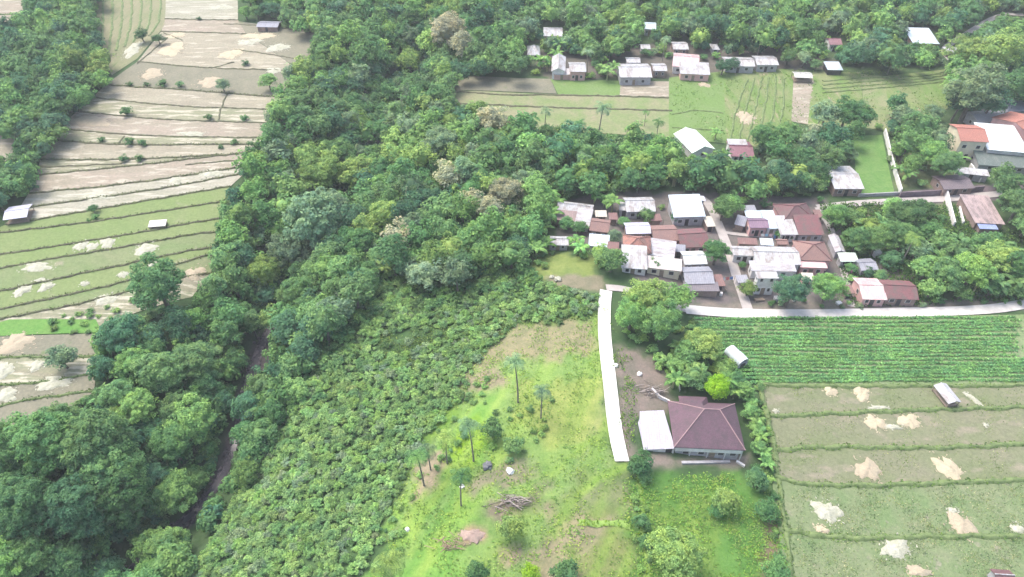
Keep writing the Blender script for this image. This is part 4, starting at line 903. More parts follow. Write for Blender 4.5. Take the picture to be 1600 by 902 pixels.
def banana_arr(seed, nl=9, L=2.1, h=1.7):
    r = np.random.default_rng(seed); V = []; Qs = []; off = 0
    for f in range(nl):
        a_ = f * 2.4 + r.uniform(-.3, .3); el = r.uniform(.55, 1.35); p = np.array((0., 0., h)); LL_ = L * r.uniform(.75, 1.1); m = 6; side = np.array((-math.sin(a_), math.cos(a_), 0.)); prev = None
        for k in range(m + 1):
            wdt = .34 * math.sin(math.pi * min(1, (k + .35) / (m + .4))) ** .6; row = (p + side * wdt - (0, 0, .08), p.copy() + (0, 0, .03), p - side * wdt - (0, 0, .08))
            if prev is not None:
                V += [prev[0], prev[1], row[1], row[0], prev[1], prev[2], row[2], row[1]]; Qs += [[off, off + 1, off + 2, off + 3], [off + 4, off + 5, off + 6, off + 7]]; off += 8
            prev = row; p = p + np.array((math.cos(a_) * math.cos(el), math.sin(a_) * math.cos(el), math.sin(el))) * LL_ / m; el -= .30
    return np.array(V), np.array(Qs)
BANA = [banana_arr(s) for s in range(4)]; BANM = [npmesh('leaves', v, q, LEAF) for v, q in BANA]
_q = MB(); _q.tube([(0, 0, -.3), (0, 0, .8), (.02, 0, 1.75)], [.15, .13, .08], 7); BANS = _q.mesh('stem', simple('banana_stem', (.22, .25, .12), (.3, .28, .16), 3))
def bamboo(seed, nc=30, h=2.6, ls=.075, per=34):
    """clump of arching culms with hanging leaf plumes, crown radius about 1"""
    r = np.random.default_rng(seed); P = []; Nn = []; q = MB()
    for c in range(nc):
        a_ = r.uniform(0, 6.283); out = r.uniform(.15, 1.); hh = h * r.uniform(.72, 1.0) * (1 - .18 * out); pts = []
        for k in range(7):
            t = k / 6; pts.append((math.cos(a_) * (.12 + out * t ** 2.1), math.sin(a_) * (.12 + out * t ** 2.1), hh * (math.sin(t * 1.75) / math.sin(1.45)) * .98 if t < .83 else hh * (1 - (t - .83) * (.5 + out * .9))))
        if c < 9: q.tube(pts, [.03 - .022 * k / 6 for k in range(7)], 5)
        A = np.array(pts); t = r.uniform(.3, 1, per) * 5.999; i0 = t.astype(int); fr = (t - i0)[:, None]; B_ = A[i0] * (1 - fr) + A[i0 + 1] * fr
        B_ = B_ + r.normal(0, .085, (per, 3)) * (1, 1, .9); P.append(B_); Nn.append(np.stack([np.cos(a_ + r.normal(0, .7, per)), np.sin(a_ + r.normal(0, .7, per)), r.uniform(.35, 1.3, per)], 1))
    V, Q_ = quads(np.concatenate(P), np.concatenate(Nn), ls * r.uniform(.7, 1.4, nc * per), 1.15, r)
    cv = ICO[0] * (.6, .6, .75) * (1 + r.normal(0, .08, (len(ICO[0]), 1))); cv[:, 2] += h * .56
    A_ = join([(V, Q_, None), (cv, None, ICO[1])]); return q.mesh('culms', simple('bamboo_culm', (.25, .27, .12), (.32, .3, .18), 2)), me_of('foliage', A_)
BAM = [bamboo(s, nc, h) for s, nc, h in ((1, 34, 2.6), (2, 40, 2.3), (3, 30, 2.9))]
_cq = MB()
for _k in range(14): _a = _k * 2.4; _r = .06 + .02 * _k; _cq.tube([(_r * .5 * math.cos(_a), _r * .5 * math.sin(_a), -.2), (_r * math.cos(_a), _r * math.sin(_a), .7), (1.3 * _r * math.cos(_a), 1.3 * _r * math.sin(_a), 1.25)], [.016, .013, .008], 5)
_cm = _cq.mesh('culms', simple('bamboo_culm', (.25, .27, .12), (.32, .3, .18), 2))
BAMBIG = [(_cm, me_of('foliage', broad(80 + s, 2.2, ncl=210, per=80, ls=.034, rz=1.0, clr=.17, rag=.12, core=.68))) for s in range(2)]

TONES = {'dark bluish green': (.074, .185, .112), 'dark green': (.094, .220, .095), 'mid green': (.132, .268, .112), 'fresh green': (.172, .335, .118), 'yellowish green': (.225, .370, .120),
         'grey green': (.175, .285, .180), 'pale tan': (.40, .43, .30), 'vivid lime green': (.24, .47, .04), 'light green': (.200, .370, .150)}
def tint(tone, j=.13):
    c = np.array(TONES[tone]) * (1 + rng.normal(0, j)) * (1 + rng.normal(0, .03, 3)); return tuple(np.clip(c, .01, 1)) + (1,)
NEAR_LM = [((1105, 660), 'the big farmhouse'), ((1110, 20), 'the farthest slope of the wood'), ((890, 60), 'the left houses of the far row'), ((1080, 60), 'the middle houses of the far row'), ((1250, 60), 'the far open hut'),
  ((1430, 60), 'the far dirt track'), ((1560, 110), 'the upper right frame edge'), ((1480, 230), 'the cream two storey house'), ((1320, 170), 'the lawn'), ((1200, 215), 'the maroon roofed house'), ((1080, 250), 'the greenish white gabled house'),
  ((940, 240), 'the tall lone coconut palm'), ((1180, 290), 'the dark brown hipped house'), ((980, 290), 'the village back edge'), ((850, 260), 'the middle of the wood'), ((700, 250), 'the centre of the big wood'), ((720, 320), 'the pale flowering crowns'),
  ((580, 200), 'the upper wood centre'), ((480, 80), 'the upper terrace edge'), ((600, 60), 'the upper wood edge left of centre'), ((730, 60), 'the upper pale crowns'), ((440, 250), 'the right end of the tan terraces'), ((380, 330), 'the right end of the green terraces'), ((500, 330), 'the stream bend'),
  ((600, 380), 'the middle stretch of the left bank'), ((250, 470), 'the big lone tree'), ((360, 470), 'the stream west bank'), ((300, 600), 'the open stony stream reach'), ((170, 620), 'the lower left terraces'), ((110, 740), 'the giant bamboo mass'), ((330, 720), 'the narrow stream gap'), ((60, 850), 'the lower left corner'), ((260, 860), 'the dark stream pool'),
  ((100, 60), 'the ribbed field'), ((60, 200), 'the left ends of the tan terraces'), ((20, 290), 'the left field hut'), ((1250, 440), 'the road below the white village roofs'), ((1380, 380), 'the alley yards'), ((1460, 420), 'the long red house'), ((1560, 400), 'the ruined pink roof'), ((1010, 480), 'the top end of the concrete path'), ((1110, 560), 'the tarpaulin shelter'), ((900, 400), 'the clearing'), ((700, 420), 'the upper shrub slope'), ((1190, 800), 'the left ends of the right fields'), ((860, 760), 'the grassy hill')]
def landmark(u, v): return min(NEAR_LM, key=lambda a_: (a_[0][0] - u) ** 2 + 2.2 * (a_[0][1] - v) ** 2)[1]
def put(name, parts, x, y, z, s, rz, tone, label, cat, group=None, sz=1., col=None):
    """parts: (name, mesh, is_leaf)"""
    root = empty(name, (x, y, z), rz); root.scale = (s, s, s * sz)
    c = col or tint(tone)
    for nm, me, lf in parts:
        o = link(nm, me, root)
        if lf: o.color = c
    tag(root, label, cat, group); return root
SIZEW = lambda r_: 'small' if r_ < 2.5 else ('medium' if r_ < 3.6 else 'large')
def tree_at(u, v, rpx, tone, label=None, kind='tree', var=None, hf=1.0, group=None):
    """crown centred at picture point (u, v) with crown radius rpx pixels"""
    x, y, z = g1(u, v, 4); s = float(proj(x, y, z + 4)[2]); r_ = rpx / s
    if rpx < 17 or (v > 300 and u > 840 and kind == 'tree'): hf *= .72
    elif kind == 'big': hf *= .88
    i = int(rng.integers(8)) if var is None else var; h = BH[i] * r_ * hf
    for _ in range(3):
        x, y, z = g1(u, v, h - r_ * .8); s = float(proj(x, y, z + h - r_)[2]); r_ = rpx / s; h = BH[i] * r_ * hf
    k = r_ / .98
    if kind == 'big': parts = [('trunk', BTM, False), ('crown', BIGM[i % 3], True)]
    elif kind == 'bamboo': parts = [('culms', BAM[i % 3][0], False), ('foliage', BAM[i % 3][1], True)]
    elif kind == 'bigbamboo': parts = [('culms', BAMBIG[i % 2][0], False), ('foliage', BAMBIG[i % 2][1], True)]
    else: parts = [('trunk', TM[i], False), ('crown', BM[i], True)]
    nm, ct = ('bamboo_clump', 'bamboo') if 'bamboo' in kind else ('broadleaf_tree', 'tree')
    if label is None: label = f'{SIZEW(r_)} {tone} {"bamboo clump" if ct == "bamboo" else "tree crown"} near {landmark(u, v)}'; group = group or ('bamboo clumps in the wood' if ct == 'bamboo' else 'trees of the woods and village')
    return put(nm, parts, x, y, z - .1, k, rng.uniform(0, 6.28), tone, label, ct, group, hf)

PLACED = []     # (x, y, radius) of hand-placed crowns
def T(u, v, r_, tone, label=None, kind='tree', var=None, hf=1.0):
    o = tree_at(u, v, r_, tone, label, kind, var, hf); PLACED.append((o.location.x, o.location.y, o.scale.x * .9)); return o
# ---- lone and remarkable trees
T(249, 452, 49, 'dark green', 'big round dark green tree standing alone on the left green terraces', 'big', 0, .95)
T(97, 562, 24, 'grey green', 'round grey green tree alone on the lower left terraces', 'tree', 0, .8)
T(186, 520, 36, 'dark bluish green', 'dark bluish tree at the lower end of the green terraces', 'big', 1)
T(490, 355, 52, 'grey green', 'tallest grey green tree rising over the stream bend', 'big', 2, 1.25)
T(455, 385, 36, 'grey green', None, 'big', 1, 1.2); T(520, 330, 34, 'grey green', None, 'big', 0, 1.2)
T(500, 270, 38, 'yellowish green', None, 'big', 1); T(560, 280, 34, 'yellowish green', None, 'big', 2)
for u, v, r_, tn in ((480, 250, 26, 'yellowish green'), (530, 245, 28, 'mid green'), (412, 430, 30, 'yellowish green'), (470, 460, 30, 'mid green'), (398, 300, 22, 'fresh green'), (375, 330, 24, 'fresh green'), (365, 370, 26, 'fresh green'), (440, 175, 24, 'fresh green'), (425, 215, 24, 'dark green'),
                     (475, 110, 22, 'yellowish green'), (545, 60, 26, 'fresh green'), (565, 85, 24, 'mid green'), (700, 50, 34, 'pale tan'), (672, 72, 26, 'yellowish green'), (720, 72, 22, 'pale tan'), (640, 100, 24, 'yellowish green'), (770, 180, 26, 'pale tan'), (745, 175, 20, 'yellowish green'),
                     (735, 318, 22, 'pale tan'), (790, 308, 30, 'pale tan'), (765, 330, 24, 'pale tan'), (725, 268, 24, 'grey green'), (700, 275, 24, 'pale tan'), (620, 375, 26, 'pale tan'), (605, 340, 28, 'yellowish green'), (575, 355, 24, 'yellowish green'), (560, 385, 28, 'dark green'), (540, 372, 20, 'dark green'),
                     (690, 230, 30, 'grey green'), (655, 250, 26, 'yellowish green'), (1530, 130, 46, 'grey green'), (1560, 90, 40, 'yellowish green'), (1510, 85, 32, 'yellowish green'), (1590, 130, 34, 'dark green'), (1500, 160, 22, 'dark bluish green'), (1545, 165, 26, 'dark bluish green')):
    T(u, v, r_, tn, None, 'big' if r_ > 27 else 'tree')
# ---- the giant bamboo mass lower left
T(150, 700, 62, 'mid green', 'upper right dome of the giant bamboo mass in the lower left', 'bigbamboo', 0); T(75, 690, 60, 'mid green', 'upper left dome of the giant bamboo mass in the lower left', 'bigbamboo', 1)
T(185, 780, 58, 'dark green', 'lower right dome of the giant bamboo mass hanging over the dark pool', 'bigbamboo', 0); T(120, 790, 60, 'dark bluish green', 'middle dome of the giant bamboo mass', 'bigbamboo', 1)
T(40, 790, 56, 'dark green', 'leftmost dome of the giant bamboo mass at the frame edge', 'bigbamboo', 0); T(170, 735, 56, 'mid green', 'round dome in the heart of the giant bamboo mass', 'bigbamboo', 1)
T(10, 730, 50, 'dark green', None, 'bigbamboo', 0); T(95, 660, 40, 'mid green', None, 'bigbamboo', 1)
for u, v, r_, tn in ((50, 870, 40, 'mid green'), (110, 880, 40, 'dark green'), (-5, 880, 40, 'fresh green'), (165, 895, 28, 'dark bluish green'), (302, 664, 42, 'fresh green'), (265, 690, 36, 'mid green'), (280, 640, 36, 'mid green'), (270, 770, 38, 'fresh green'), (305, 752, 20, 'mid green'),
                     (230, 745, 30, 'dark bluish green'), (265, 855, 34, 'fresh green'), (215, 640, 34, 'fresh green'), (180, 615, 30, 'mid green'), (402, 655, 22, 'mid green'), (240, 895, 26, 'fresh green'), (200, 650, 26, 'yellowish green'), (245, 575, 40, 'mid green'), (300, 560, 38, 'mid green'), (210, 570, 30, 'fresh green'), (322, 600, 28, 'dark green')):
    T(u, v, r_, tn, None, 'big')
# ---- village and farm trees
for u, v, r_, tn, lb, kd in ((1012, 460, 38, 'yellowish green', 'large leafy tree at the top end of the concrete path', 'big'), (988, 484, 30, 'fresh green', 'bushy green tree just right of the path top', 'big'), (1035, 495, 36, 'mid green', 'green tree between the path and the bean field', 'big'),
      (955, 412, 26, 'mid green', 'green tree between clearing and white roofs', 'tree'), (1055, 470, 26, 'fresh green', None, 'tree'), (1240, 448, 30, 'dark bluish green', 'round very dark tree in front of the two storey white block', 'big'), (1296, 447, 28, 'fresh green', 'bright green tree right of the round dark tree by the road', 'big'),
      (1119, 397, 23, 'dark green', 'round green tree at the bend of the village lane', 'big'), (1168, 455, 15, 'yellowish green', 'small yellowish tree at the foot of the village lane', 'tree'), (1130, 330, 22, 'mid green', None, 'tree'), (1143, 318, 20, 'fresh green', None, 'tree'),
      (1100, 540, 30, 'yellowish green', 'yellowish tree beside the tarpaulin shelter', 'big'), (1075, 555, 24, 'mid green', None, 'tree'), (1130, 580, 22, 'yellowish green', None, 'tree'), (1122, 602, 24, 'vivid lime green', 'vivid lime green bush tree behind the big farmhouse', 'big'), (1085, 590, 22, 'mid green', None, 'tree'), (1060, 575, 18, 'fresh green', None, 'tree'),
      (1160, 610, 18, 'fresh green', None, 'tree'), (1150, 595, 18, 'dark green', None, 'tree'), (1172, 640, 15, 'fresh green', None, 'tree'), (1180, 670, 14, 'fresh green', None, 'tree'), (1186, 700, 14, 'mid green', None, 'tree'), (1182, 750, 20, 'dark green', 'dark green bush right of the farmhouse corner', 'tree'),
      (1197, 800, 20, 'dark green', 'dark green bush at the left edge of the weedy field', 'tree'), (1134, 785, 24, 'yellowish green', 'small twisted yellow green tree below the big farmhouse', 'tree'), (1120, 800, 14, 'dark green', None, 'tree'), (1000, 728, 22, 'dark green', 'green bushy tree at the lower end of the concrete path', 'tree'), (1005, 745, 14, 'mid green', None, 'tree'),
      (1055, 868, 44, 'yellowish green', 'large yellowish green tree at the bottom of the farm plot', 'big'), (1003, 815, 14, 'mid green', None, 'tree'), (1008, 848, 12, 'dark green', None, 'tree'), (797, 826, 22, 'yellowish green', 'small round yellow green tree in the middle of the grassy hill', 'tree'), (885, 900, 26, 'dark green', None, 'tree'), (745, 895, 20, 'dark green', None, 'tree'), (830, 898, 16, 'vivid lime green', None, 'tree'), (1210, 895, 22, 'mid green', None, 'tree'),
      (770, 672, 20, 'mid green', 'small green tree on the hill right of a coconut palm', 'tree'), (800, 700, 16, 'mid green', None, 'tree'), (1325, 170, 26, 'dark green', None, 'big'), (1345, 185, 24, 'dark green', None, 'big'), (1290, 180, 22, 'grey green', 'thin grey branched tree left of the lawn', 'tree'), (1300, 215, 24, 'dark bluish green', None, 'tree'), (1335, 205, 18, 'mid green', None, 'tree'),
      (1195, 210, 26, 'mid green', None, 'big'), (1230, 215, 26, 'mid green', None, 'big'), (1260, 225, 22, 'grey green', None, 'tree'), (1215, 235, 20, 'dark green', None, 'tree'), (1255, 250, 22, 'dark green', None, 'tree'), (1400, 165, 20, 'dark green', None, 'tree'), (1410, 185, 20, 'grey green', None, 'tree'), (1395, 200, 14, 'dark bluish green', None, 'tree'), (1440, 200, 26, 'mid green', None, 'tree'), (1420, 225, 26, 'mid green', None, 'tree'),
      (1470, 215, 20, 'grey green', None, 'tree'), (1450, 245, 28, 'fresh green', None, 'big'), (1480, 258, 26, 'mid green', None, 'big'), (1425, 260, 20, 'fresh green', None, 'tree'), (1405, 240, 16, 'fresh green', None, 'tree'), (1460, 180, 16, 'grey green', None, 'tree'), (1568, 275, 20, 'mid green', None, 'tree'), (1590, 325, 30, 'mid green', None, 'big'), (1580, 290, 22, 'dark green', None, 'tree'), (1600, 360, 26, 'mid green', None, 'tree'),
      (1305, 340, 22, 'fresh green', None, 'big'), (1330, 345, 20, 'mid green', None, 'tree'), (1415, 335, 30, 'mid green', None, 'big'), (1395, 325, 18, 'fresh green', None, 'tree'), (1440, 330, 20, 'dark green', None, 'tree'), (1340, 375, 24, 'mid green', None, 'big'), (1375, 370, 26, 'mid green', None, 'big'), (1360, 355, 20, 'yellowish green', None, 'tree'), (1410, 375, 28, 'mid green', None, 'big'), (1430, 395, 24, 'grey green', None, 'tree'),
      (1447, 365, 24, 'dark green', None, 'tree'), (1395, 405, 18, 'dark bluish green', None, 'tree'), (1470, 385, 26, 'mid green', None, 'tree'), (1445, 425, 26, 'fresh green', None, 'tree'), (1480, 430, 30, 'mid green', None, 'big'), (1455, 455, 20, 'fresh green', None, 'tree'), (1520, 425, 34, 'yellowish green', None, 'big'), (1560, 410, 30, 'yellowish green', None, 'big'), (1500, 395, 24, 'mid green', None, 'tree'), (1540, 385, 24, 'mid green', None, 'tree'), (1590, 420, 30, 'dark green', None, 'big'), (1550, 450, 22, 'dark green', None, 'tree'), (1500, 460, 16, 'mid green', None, 'tree'), (1585, 455, 20, 'mid green', None, 'tree'),
      (1355, 428, 12, 'dark bluish green', None, 'tree'), (1375, 432, 12, 'mid green', None, 'tree'), (1330, 420, 10, 'dark green', None, 'tree'), (938, 400, 20, 'yellowish green', None, 'tree'), (975, 350, 12, 'mid green', None, 'tree'), (1010, 336, 14, 'mid green', None, 'tree'), (1057, 340, 10, 'dark bluish green', None, 'tree'), (905, 358, 14, 'dark green', None, 'tree'), (885, 352, 14, 'dark green', None, 'tree'), (960, 372, 14, 'grey green', 'pale grey green tree in front of the small brown tiled house', 'tree'),
      (1152, 402, 8, 'dark green', None, 'tree'), (1160, 415, 7, 'dark green', None, 'tree'), (1218, 368, 9, 'dark green', None, 'tree'), (1235, 370, 9, 'dark green', None, 'tree'), (1025, 415, 12, 'dark green', None, 'tree'), (1143, 104, 14, 'dark bluish green', None, 'tree'), (1129, 108, 14, 'dark bluish green', None, 'tree'), (1255, 95, 16, 'grey green', None, 'tree'), (1230, 92, 14, 'mid green', None, 'tree'), (1275, 104, 12, 'mid green', None, 'tree'),
      (1300, 248, 20, 'mid green', None, 'tree'), (1276, 268, 20, 'dark green', None, 'tree'), (1318, 232, 18, 'mid green', None, 'tree'), (1330, 245, 12, 'grey green', None, 'tree'), (1282, 292, 16, 'mid green', None, 'tree'), (390, 2, 16, 'mid green', None, 'tree'), (384, 22, 12, 'fresh green', None, 'tree'), (402, 20, 12, 'mid green', None, 'tree'), (450, 14, 14, 'fresh green', None, 'tree'),
      (424, 18, 16, 'dark bluish green', 'dark round tree behind the field house of the left terraces', 'tree'), (478, 28, 14, 'dark bluish green', None, 'tree'), (222, 57, 12, 'dark green', None, 'tree'), (247, 60, 10, 'dark green', None, 'tree'), (146, 328, 9, 'dark green', 'small dark bush standing on the bank between green terraces', 'tree'),
      (348, 134, 12, 'grey green', None, 'tree'), (455, 118, 18, 'grey green', None, 'tree'), (420, 130, 16, 'fresh green', None, 'tree')):
    T(u, v, r_, tn, lb, kd)
# ---- automatic woods
def roof_clear(u, v, r_):
    for a_, b_, c_, d_ in ROOFS:
        if a_ - r_ * .75 < u < b_ + r_ * .75 and c_ - r_ * .8 < v < d_ + r_ * .45: return False
    return True
LANEP = [np.array(p, float) for p in ([(1168, 484), (1148, 425), (1128, 365), (1102, 312)], [(1277, 325), (1400, 315), (1480, 312)], [(1277, 325), (1300, 360), (1318, 420), (1330, 480)], [(1600, 24), (1560, 22), (1500, 60), (1470, 78)], [(1070, 484), (1300, 491), (1500, 487), (1620, 472)])]
GAPS = [((402, 548), 22, 30), ((385, 590), 9, 10), ((353, 710), 13, 38), ((335, 762), 12, 14), ((293, 818), 22, 18), ((205, 858), 12, 12)]
WOODS = [  # region, tones, spacing, radius range
 ([(40, 20), (60, -60), (152, -60), (150, 60), (172, 125), (140, 150), (100, 190), (62, 262), (35, 318), (-60, 330), (-60, 262), (20, 262), (34, 215), (-60, 185), (-60, 95)], ['dark bluish green', 'dark green', 'mid green', 'mid green', 'fresh green'], 5.0, (2.4, 4.2)),
 ([(495, 50), (400, 28), (375, -60), (820, -60), (815, 105), (715, 118), (700, 165), (770, 190), (840, 200), (935, 212), (1060, 222), (1072, 250), (1150, 250), (1190, 225), (1290, 250), (1290, 300), (1100, 300), (950, 296), (900, 305), (858, 355), (835, 398), (760, 430), (640, 430), (590, 430), (520, 500), (430, 560), (375, 560), (330, 470), (340, 420), (350, 320), (392, 255), (405, 225), (440, 150), (485, 100)], ['dark bluish green', 'dark green', 'dark green', 'mid green', 'mid green', 'mid green', 'fresh green', 'grey green', 'yellowish green'], 5.3, (2.4, 4.3)),
 ([(235, 512), (300, 482), (342, 440), (375, 560), (430, 560), (500, 500), (560, 440), (590, 430), (520, 520), (450, 640), (400, 720), (330, 830), (240, 960), (-60, 960), (-60, 690), (60, 660), (150, 640), (160, 540), (230, 510)], ['dark green', 'mid green', 'mid green', 'fresh green', 'dark bluish green'], 4.8, (2.0, 3.6)),
 ([(820, -60), (1300, -60), (1300, 88), (1215, 80), (1130, 84), (1050, 80), (1000, 86), (920, 90), (860, 84), (815, 105)], ['dark bluish green', 'mid green', 'mid green', 'fresh green', 'grey green', 'yellowish green'], 6.0, (2.4, 4.4)),
 ([(1300, -60), (1720, -60), (1720, 170), (1560, 150), (1490, 165), (1480, 100), (1400, 100), (1310, 98)], ['dark bluish green', 'dark green', 'mid green', 'grey green', 'yellowish green', 'fresh green'], 6.0, (2.6, 4.6)),
 ([(1640, 170), (1760, 170), (1760, 450), (1625, 450)], ['dark green', 'mid green'], 6.0, (2.6, 4.2)),
]
cands = []
for poly, tones, sp_, rr in WOODS:
    P = gpoly(poly, 3); x0, y0 = P.min(0) - 15; x1, y1 = P.max(0) + 15
    gx, gy = np.meshgrid(np.arange(x0, x1, sp_), np.arange(y0, min(y1, 370), sp_ * .92)); gx = gx + (np.arange(gx.shape[0]) % 2)[:, None] * sp_ / 2
    gx = (gx + rng.uniform(-.36, .36, gx.shape) * sp_).ravel(); gy = (gy + rng.uniform(-.36, .36, gy.shape) * sp_).ravel(); gz = H(gx, gy)
    rad = rng.uniform(rr[0], rr[1], gx.shape); hh = rad * rng.uniform(1.7, 2.5, gx.shape)
    u, v, s = proj(gx, gy, gz + hh - rad * .8); k = inside(u, v, poly)
    for i in np.where(k)[0]:
        r_ = rad[i]; rp = r_ * s[i]
        if any((gx[i] - a_) ** 2 + (gy[i] - b_) ** 2 < (.62 * (r_ + c_)) ** 2 for a_, b_, c_ in PLACED): continue
        if not roof_clear(u[i], v[i], rp): continue
        if any(seg_dist(np.array(u[i]), np.array(v[i]), L) < rp * .7 + 5 for L in LANEP): continue
        if any(((u[i] - g[0][0]) / (g[1] + rp * .6)) ** 2 + ((v[i] - g[0][1]) / (g[2] + rp * .6)) ** 2 < 1 for g in GAPS): continue
        if seg_dist(gx[i:i + 1], gy[i:i + 1], STREAM)[0] < .8: continue
        cands.append((s[i], gx[i], gy[i], gz[i], r_, hh[i], u[i], v[i], tones[int(rng.integers(len(tones)))]))
cands.sort(key=lambda c: -c[0])
ntree = sum(1 for o in COL.objects if o.name.startswith('broadleaf_tree')); nbam = 0; far_parts = []; nind = 0
for c in cands:
    s, x, y, z, r_, hh, u, v, tone = c
    big_noise = wav(np.array(x), np.array(y), .09, 6)
    if big_noise > .45 and tone in ('dark green', 'dark bluish green', 'mid green'): tone = 'fresh green' if big_noise < .7 else 'yellowish green'
    elif big_noise < -.5 and tone in ('fresh green', 'yellowish green'): tone = 'dark bluish green'
    inview = -40 < u < 1640 and -40 < v < 940
    if inview and (tone in ('yellowish green', 'grey green') and rng.random() < .4) and nbam < 90:
        i = int(rng.integers(3)); nbam += 1; k = r_ / .95
        put('bamboo_clump', [('culms', BAM[i][0], False), ('foliage', BAM[i][1], True)], x, y, z - .1, k, rng.uniform(0, 6.28), tone, f'{SIZEW(r_)} {tone} bamboo clump near {landmark(u, v)}', 'bamboo', 'bamboo clumps in the wood', hh / r_ / 2.5)
    elif inview and ntree < 299:
        i = int(rng.integers(8)); ntree += 1; k = r_ / .95
        put('broadleaf_tree', [('trunk', TM[i], False), ('crown', BM[i], True)], x, y, z - .1, k, rng.uniform(0, 6.28), tone, f'{SIZEW(r_)} {tone} tree crown near {landmark(u, v)}', 'tree', 'trees of the woods and village', hh / r_ / BH[i])
    else:
        A = FARV[int(rng.integers(6))] if s < 7 else BV[int(rng.integers(8))]; k = r_ / .95; a_ = rng.uniform(0, 6.28); ca, sa = math.cos(a_), math.sin(a_)
        V = A[0] * (k, k, k * hh / r_ / 2.25); V = np.stack([V[:, 0] * ca - V[:, 1] * sa + x, V[:, 0] * sa + V[:, 1] * ca + y, V[:, 2] + z - .1], 1)
        far_parts.append((V, A[1], A[2], np.tile(np.array(tint(tone)[:3]), (len(V), 1))))
print('wood crowns', len(cands), 'individual', ntree, 'bamboo', nbam, 'mass', len(far_parts))
V, Q_, T_ = join([(p[0], p[1], p[2]) for p in far_parts]); tt = np.concatenate([p[3] for p in far_parts])
tag(link('distant_woodland', npmesh('distant_woodland', V, Q_, LEAFT, tri=T_, tint=tt)), 'dense mixed green wood filling the distance behind the separate trees', 'woodland', kind='stuff')

und = []
for poly, tones, sp_, rr in WOODS:
    P = gpoly(poly, 2); x0, y0 = P.min(0) - 6; x1, y1 = P.max(0) + 6
    gx, gy = np.meshgrid(np.arange(x0, x1, 3.1), np.arange(y0, min(y1, 345), 3.1)); gx = (gx + rng.uniform(-1.3, 1.3, gx.shape)).ravel(); gy = (gy + rng.uniform(-1.3, 1.3, gy.shape)).ravel(); gz = H(gx, gy)
    u, v, s = proj(gx, gy, gz + 1.8); k = inside(u, v, poly) & (u > -60) & (u < 1660) & (v > -50) & (v < 960) & (seg_dist(gx, gy, STREAM) > 1.9)
    for i in np.where(k)[0]:
        r_ = rng.uniform(1.5, 2.5)
        if any(((u[i] - g[0][0]) / (g[1] + r_ * s[i] * .6)) ** 2 + ((v[i] - g[0][1]) / (g[2] + r_ * s[i] * .6)) ** 2 < 1 for g in GAPS): continue
        if not roof_clear(u[i], v[i], r_ * s[i]) or any(seg_dist(np.array(u[i]), np.array(v[i]), L) < r_ * s[i] * .6 + 5 for L in LANEP): continue
        A = SHV[int(rng.integers(6))]; a_ = rng.uniform(0, 6.28); ca, sa = math.cos(a_), math.sin(a_); V = A[0] * (r_, r_, r_ * rng.uniform(1.2, 2.0))
        V = np.stack([V[:, 0] * ca - V[:, 1] * sa + gx[i], V[:, 0] * sa + V[:, 1] * ca + gy[i], V[:, 2] + gz[i] - .1], 1); und.append((V, A[1], A[2], np.tile(np.array(tint(tones[int(rng.integers(len(tones)))])[:3]), (len(V), 1))))
print('understorey', len(und))
V, Q_, T_ = join([(p[0], p[1], p[2]) for p in und]); tt = np.concatenate([p[3] for p in und])
tag(link('wood_understorey', npmesh('wood_understorey', V, Q_, LEAFT, tri=T_, tint=tt)), 'low leafy growth filling the gaps between the trees of the woods', 'undergrowth', kind='stuff')
# ---- shrubs: hillside and others
def sphere_shrubs(poly, spacing, rr, tones, dens=1., limit=None, avoid=None):
    P = gpoly(poly, .5); x0, y0 = P.min(0) - 3; x1, y1 = P.max(0) + 3
    gx, gy = np.meshgrid(np.arange(x0, x1, spacing), np.arange(y0, y1, spacing)); gx = (gx + rng.uniform(-.42, .42, gx.shape) * spacing).ravel(); gy = (gy + rng.uniform(-.42, .42, gy.shape) * spacing).ravel()
    gz = H(gx, gy); u, v, s = proj(gx, gy, gz + .6); k = inside(u, v, poly) & (rng.random(gx.shape) < dens) & (seg_dist(gx, gy, STREAM) > 1.6)
    out = []
    for i in np.where(k)[0]:
        if not roof_clear(u[i], v[i], 6) or any(((u[i] - g[0][0]) / g[1]) ** 2 + ((v[i] - g[0][1]) / g[2]) ** 2 < 1 for g in GAPS): continue
        if avoid is not None and any(inside(np.array([u[i]]), np.array([v[i]]), a_)[0] for a_ in avoid): continue
        out.append((float(s[i]), gx[i], gy[i], gz[i], rng.uniform(*rr), u[i], v[i], tones[int(rng.integers(len(tones)))]))
    return out
SLOPEV = [(590, 425), (700, 425), (820, 410), (845, 440), (940, 462), (925, 490), (850, 498), (800, 510), (745, 565), (720, 620), (690, 650), (640, 720), (620, 780), (590, 830), (560, 900), (560, 960), (240, 960), (330, 850), (400, 720), (450, 640), (520, 520)]
sh = sphere_shrubs(SLOPEV, 1.18, (.42, 1.15), ['mid green', 'mid green', 'fresh green', 'light green', 'light green', 'fresh green', 'grey green', 'light green'], 1., avoid=[[(590, 520), (690, 510), (700, 530), (590, 560)]])
sh2 = sphere_shrubs([(560, 430), (830, 395), (850, 440), (600, 520), (420, 700), (380, 720), (430, 640), (520, 510)], 2.4, (1.2, 1.9), ['mid green', 'fresh green', 'dark green'], .55)
sh += sh2
sh += sphere_shrubs([(600, 520), (700, 500), (760, 480), (700, 540), (620, 570), (585, 560)], 1.8, (.7, 1.1), ['mid green', 'grey green'], .35)
sh.sort(key=lambda c: -c[0]); print('hillside shrubs', len(sh))
WHERE = lambda u, v: ('on the lowest part of the leafy slope' if v > 820 else 'on the lower leafy slope' if v > 740 else 'on the middle leafy slope' if v > 640 else 'on the upper leafy slope') + (' toward the stream' if (u < 420 + (902 - v) * .25) else ' toward the grassy hill')
parts = []; used = 0
